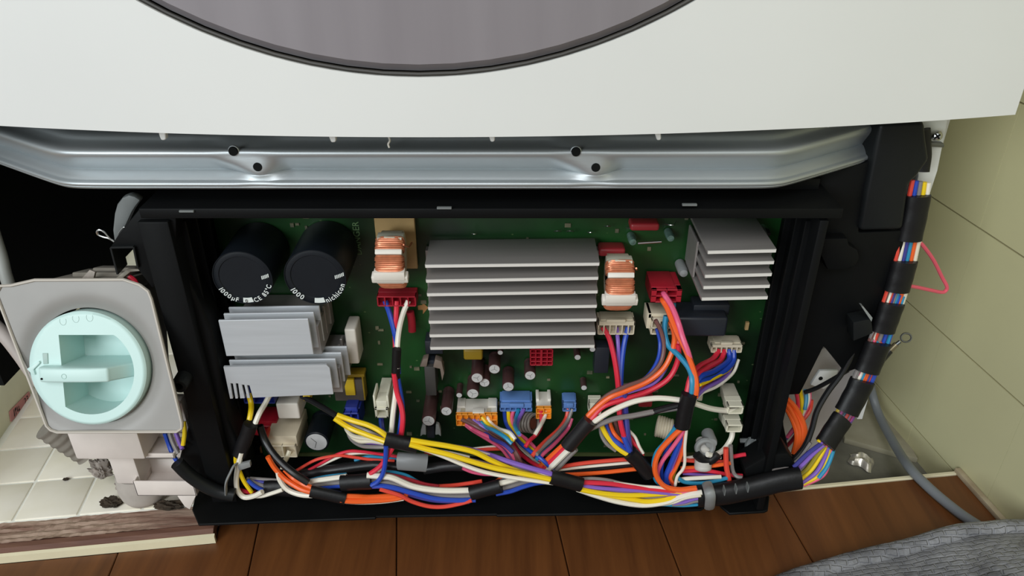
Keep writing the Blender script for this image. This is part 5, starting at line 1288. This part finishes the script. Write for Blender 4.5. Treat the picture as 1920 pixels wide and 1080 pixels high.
# corrugated outlet
ax0, ax1 = at(88, 800, .41), at(165, 850, .415)
prof_n = 12
mb = MB()
d = (ax1 - ax0); L = d.length
prof2 = []
for k in range(25):
    prof2.append((L * k / 24, .0085 + (.0008 if k % 4 < 2 else 0)))
mb.lathe(ax0, d, prof2, 24); mb.build('outlet', DUSTY, wb, smooth=True, label='dusty grey outlet pipe')
z1 = at(200, 812, .392).z; z0 = at(200, 858, .396).z
MB().box(at(135, 835, .395).x, at(266, 835, .395).x, .394, .430, z0, z1 + .004).box(at(266, 835, .395).x, at(322, 835, .395).x, .4215, .430, z0, z1 + .004).box(at(266, 835, .395).x, at(322, 835, .395).x, .394, .4215, z1 + .0005, z1 + .004).build('upper_body', DUSTW, wb, bevel=.0015)
z2 = at(230, 905, .405).z
MB().box(at(208, 880, .403).x, at(256, 880, .403).x, .4035, .440, z2, z0).box(at(256, 880, .403).x, at(345, 880, .403).x, .4235, .440, z2, z0).build('lower_body', DUSTW, wb, bevel=.0015)
# tray: walls and floor, open on top
def tray(px0, px1, pyt, pyb, Yf, depth, wt, slant):
    x0, x1 = at(px0, pyt, Yf).x, at(px1, pyt, Yf).x; zt, zb = at(px0, pyt, Yf).z, at(px0, pyb, Yf).z
    mb = MB().box(x0, x1, Yf, Yf + wt, zb, zt)
    mb.box(x0, x1, Yf + depth - wt, Yf + depth, zb, zt)
    mb.box(x0, x0 + wt, Yf, Yf + depth, zb, zt); mb.box(x1 - wt, x1, Yf, Yf + depth, zb, zt)
    mb.box(x0, x1, Yf, Yf + depth, zb, zb + wt)
    return mb
tray(248, 362, 903, 930, .398, .024, .0014, 0).build('tray', DUSTW, wb, bevel=.0005, seg=2)
tray(268, 326, 851, 860, .3985, .0225, .0014, 0).build('tray', DUSTW, wb, bevel=.0005, seg=2)
ft = at(275, 938, .405)
ft = PZ(278, 927, .012)
MB().lathe((ft.x, ft.y, .012), (0, 0, 1), [(0, .012), (.002, .0165), (.006, .0185), (.012, .0195), (.020, .0190), (.028, .0180)], 32).build('foot', mat('dusty_foot', rgb(182, 174, 166), .8, noise=.15, nscale=40, bump=.2, bscale=100), wb, smooth=True, label='round dusty foot')
pts = [at(x, y, .398) for x, y in [(332, 930), (368, 928), (356, 956), (346, 950)]]
MB().prism(pts, (0, .004, 0)).build('gusset', DUSTW, wb, bevel=.0005)
# lint and debris
def clump(name, label, cat, px, py, Y, sx, sy, sz, m, seed):
    bm = bmesh.new(); bmesh.ops.create_icosphere(bm, subdivisions=4, radius=1); rnd = random.Random(seed); c = PZ(px, py, Y)
    vs = [v.co.copy() for v in bm.verts]; fs = [tuple(v.index for v in f.verts) for f in bm.faces]; bm.free()
    ph = [rnd.uniform(0, 6) for _ in range(6)]
    out = []
    for v in vs:
        k = 1 + .22 * math.sin(5 * v.x + ph[0]) * math.sin(6 * v.y + ph[1]) + .18 * math.sin(9 * v.z + ph[2] + 4 * v.x) + .10 * math.sin(17 * v.x + ph[3]) * math.sin(15 * v.y + ph[4]) + .07 * math.sin(26 * v.z + 19 * v.x + ph[5]) + rnd.uniform(-.03, .03)
        out.append((c.x + v.x * sx * k, c.y + v.y * sy * k, c.z + (v.z + .6) * sz * k))
    return tag(MB().add(out, fs).build(name, m, smooth=True), label, cat)
clump('lint_clump', 'fluffy grey lint clump hanging on the white bracket above the tiles', 'lint', 193, 888, .03, .0075, .006, .0085, LINT, 1)
clump('lint_clump', 'small grey lint clump tucked under the edge of the white tray', 'lint', 236, 916, .026, .0058, .004, .006, LINT, 2)
clump('debris_clump', 'dark mouldy debris on the tiles in front of the dusty foot', 'debris', 210, 946, .0125, .0075, .0042, .0032, DEBRIS, 3)
clump('debris_clump', 'dark dirt heaped at the end of the threshold by the black lip', 'debris', 318, 951, .0125, .0105, .0036, .0032, DEBRIS, 4)
clump('debris_clump', 'tiny dark crumb lying on a white tile joint', 'debris', 124, 899, .0122, .0022, .0014, .0006, DEBRIS, 6)
# pink tape with a number stuck along the cream sill
PX0 = -.3766
def face(px, py): p = PRX(px, py, PX0); return p
q4 = [face(x, y) for x, y in [(17, 772), (54, 734), (58, 750), (20, 791)]]
tp = MB().prism(q4, EX * .0005).build('tape_strip', PINKT)
tag(tp, 'strip of pink tape numbered 23 stuck along the cream sill', 'tape')
e1 = (q4[1] - q4[0]).normalized(); e2 = (q4[0] - q4[3]).normalized(); L = (q4[1] - q4[0]).length; hgt = (q4[0] - q4[3]).length
vs, fs, w = text_mb('23', hgt * .95, lambda x, y: q4[3] + e1 * (L * .68 + x * 1.0) + e2 * (hgt * .2 + y) + EX * .0007)
MB().add(vs, fs).build('printed_number', BLACKINK, tp)
mb = MB()
for a, b, c_, d_ in [(.16, .20, .15, .85), (.22, .30, .55, .85), (.24, .27, .15, .6), (.32, .36, .3, .8), (.38, .45, .2, .45), (.40, .43, .5, .75)]:
    mb.prism([q4[3] + e1 * (L * x) + e2 * (hgt * y) + EX * .0006 for x, y in ((a, c_), (b, c_ + .05), (b - .01, d_), (a + .01, d_ - .04))], EX * .0001)
mb.build('ink_smudge', BLACKINK, tp)
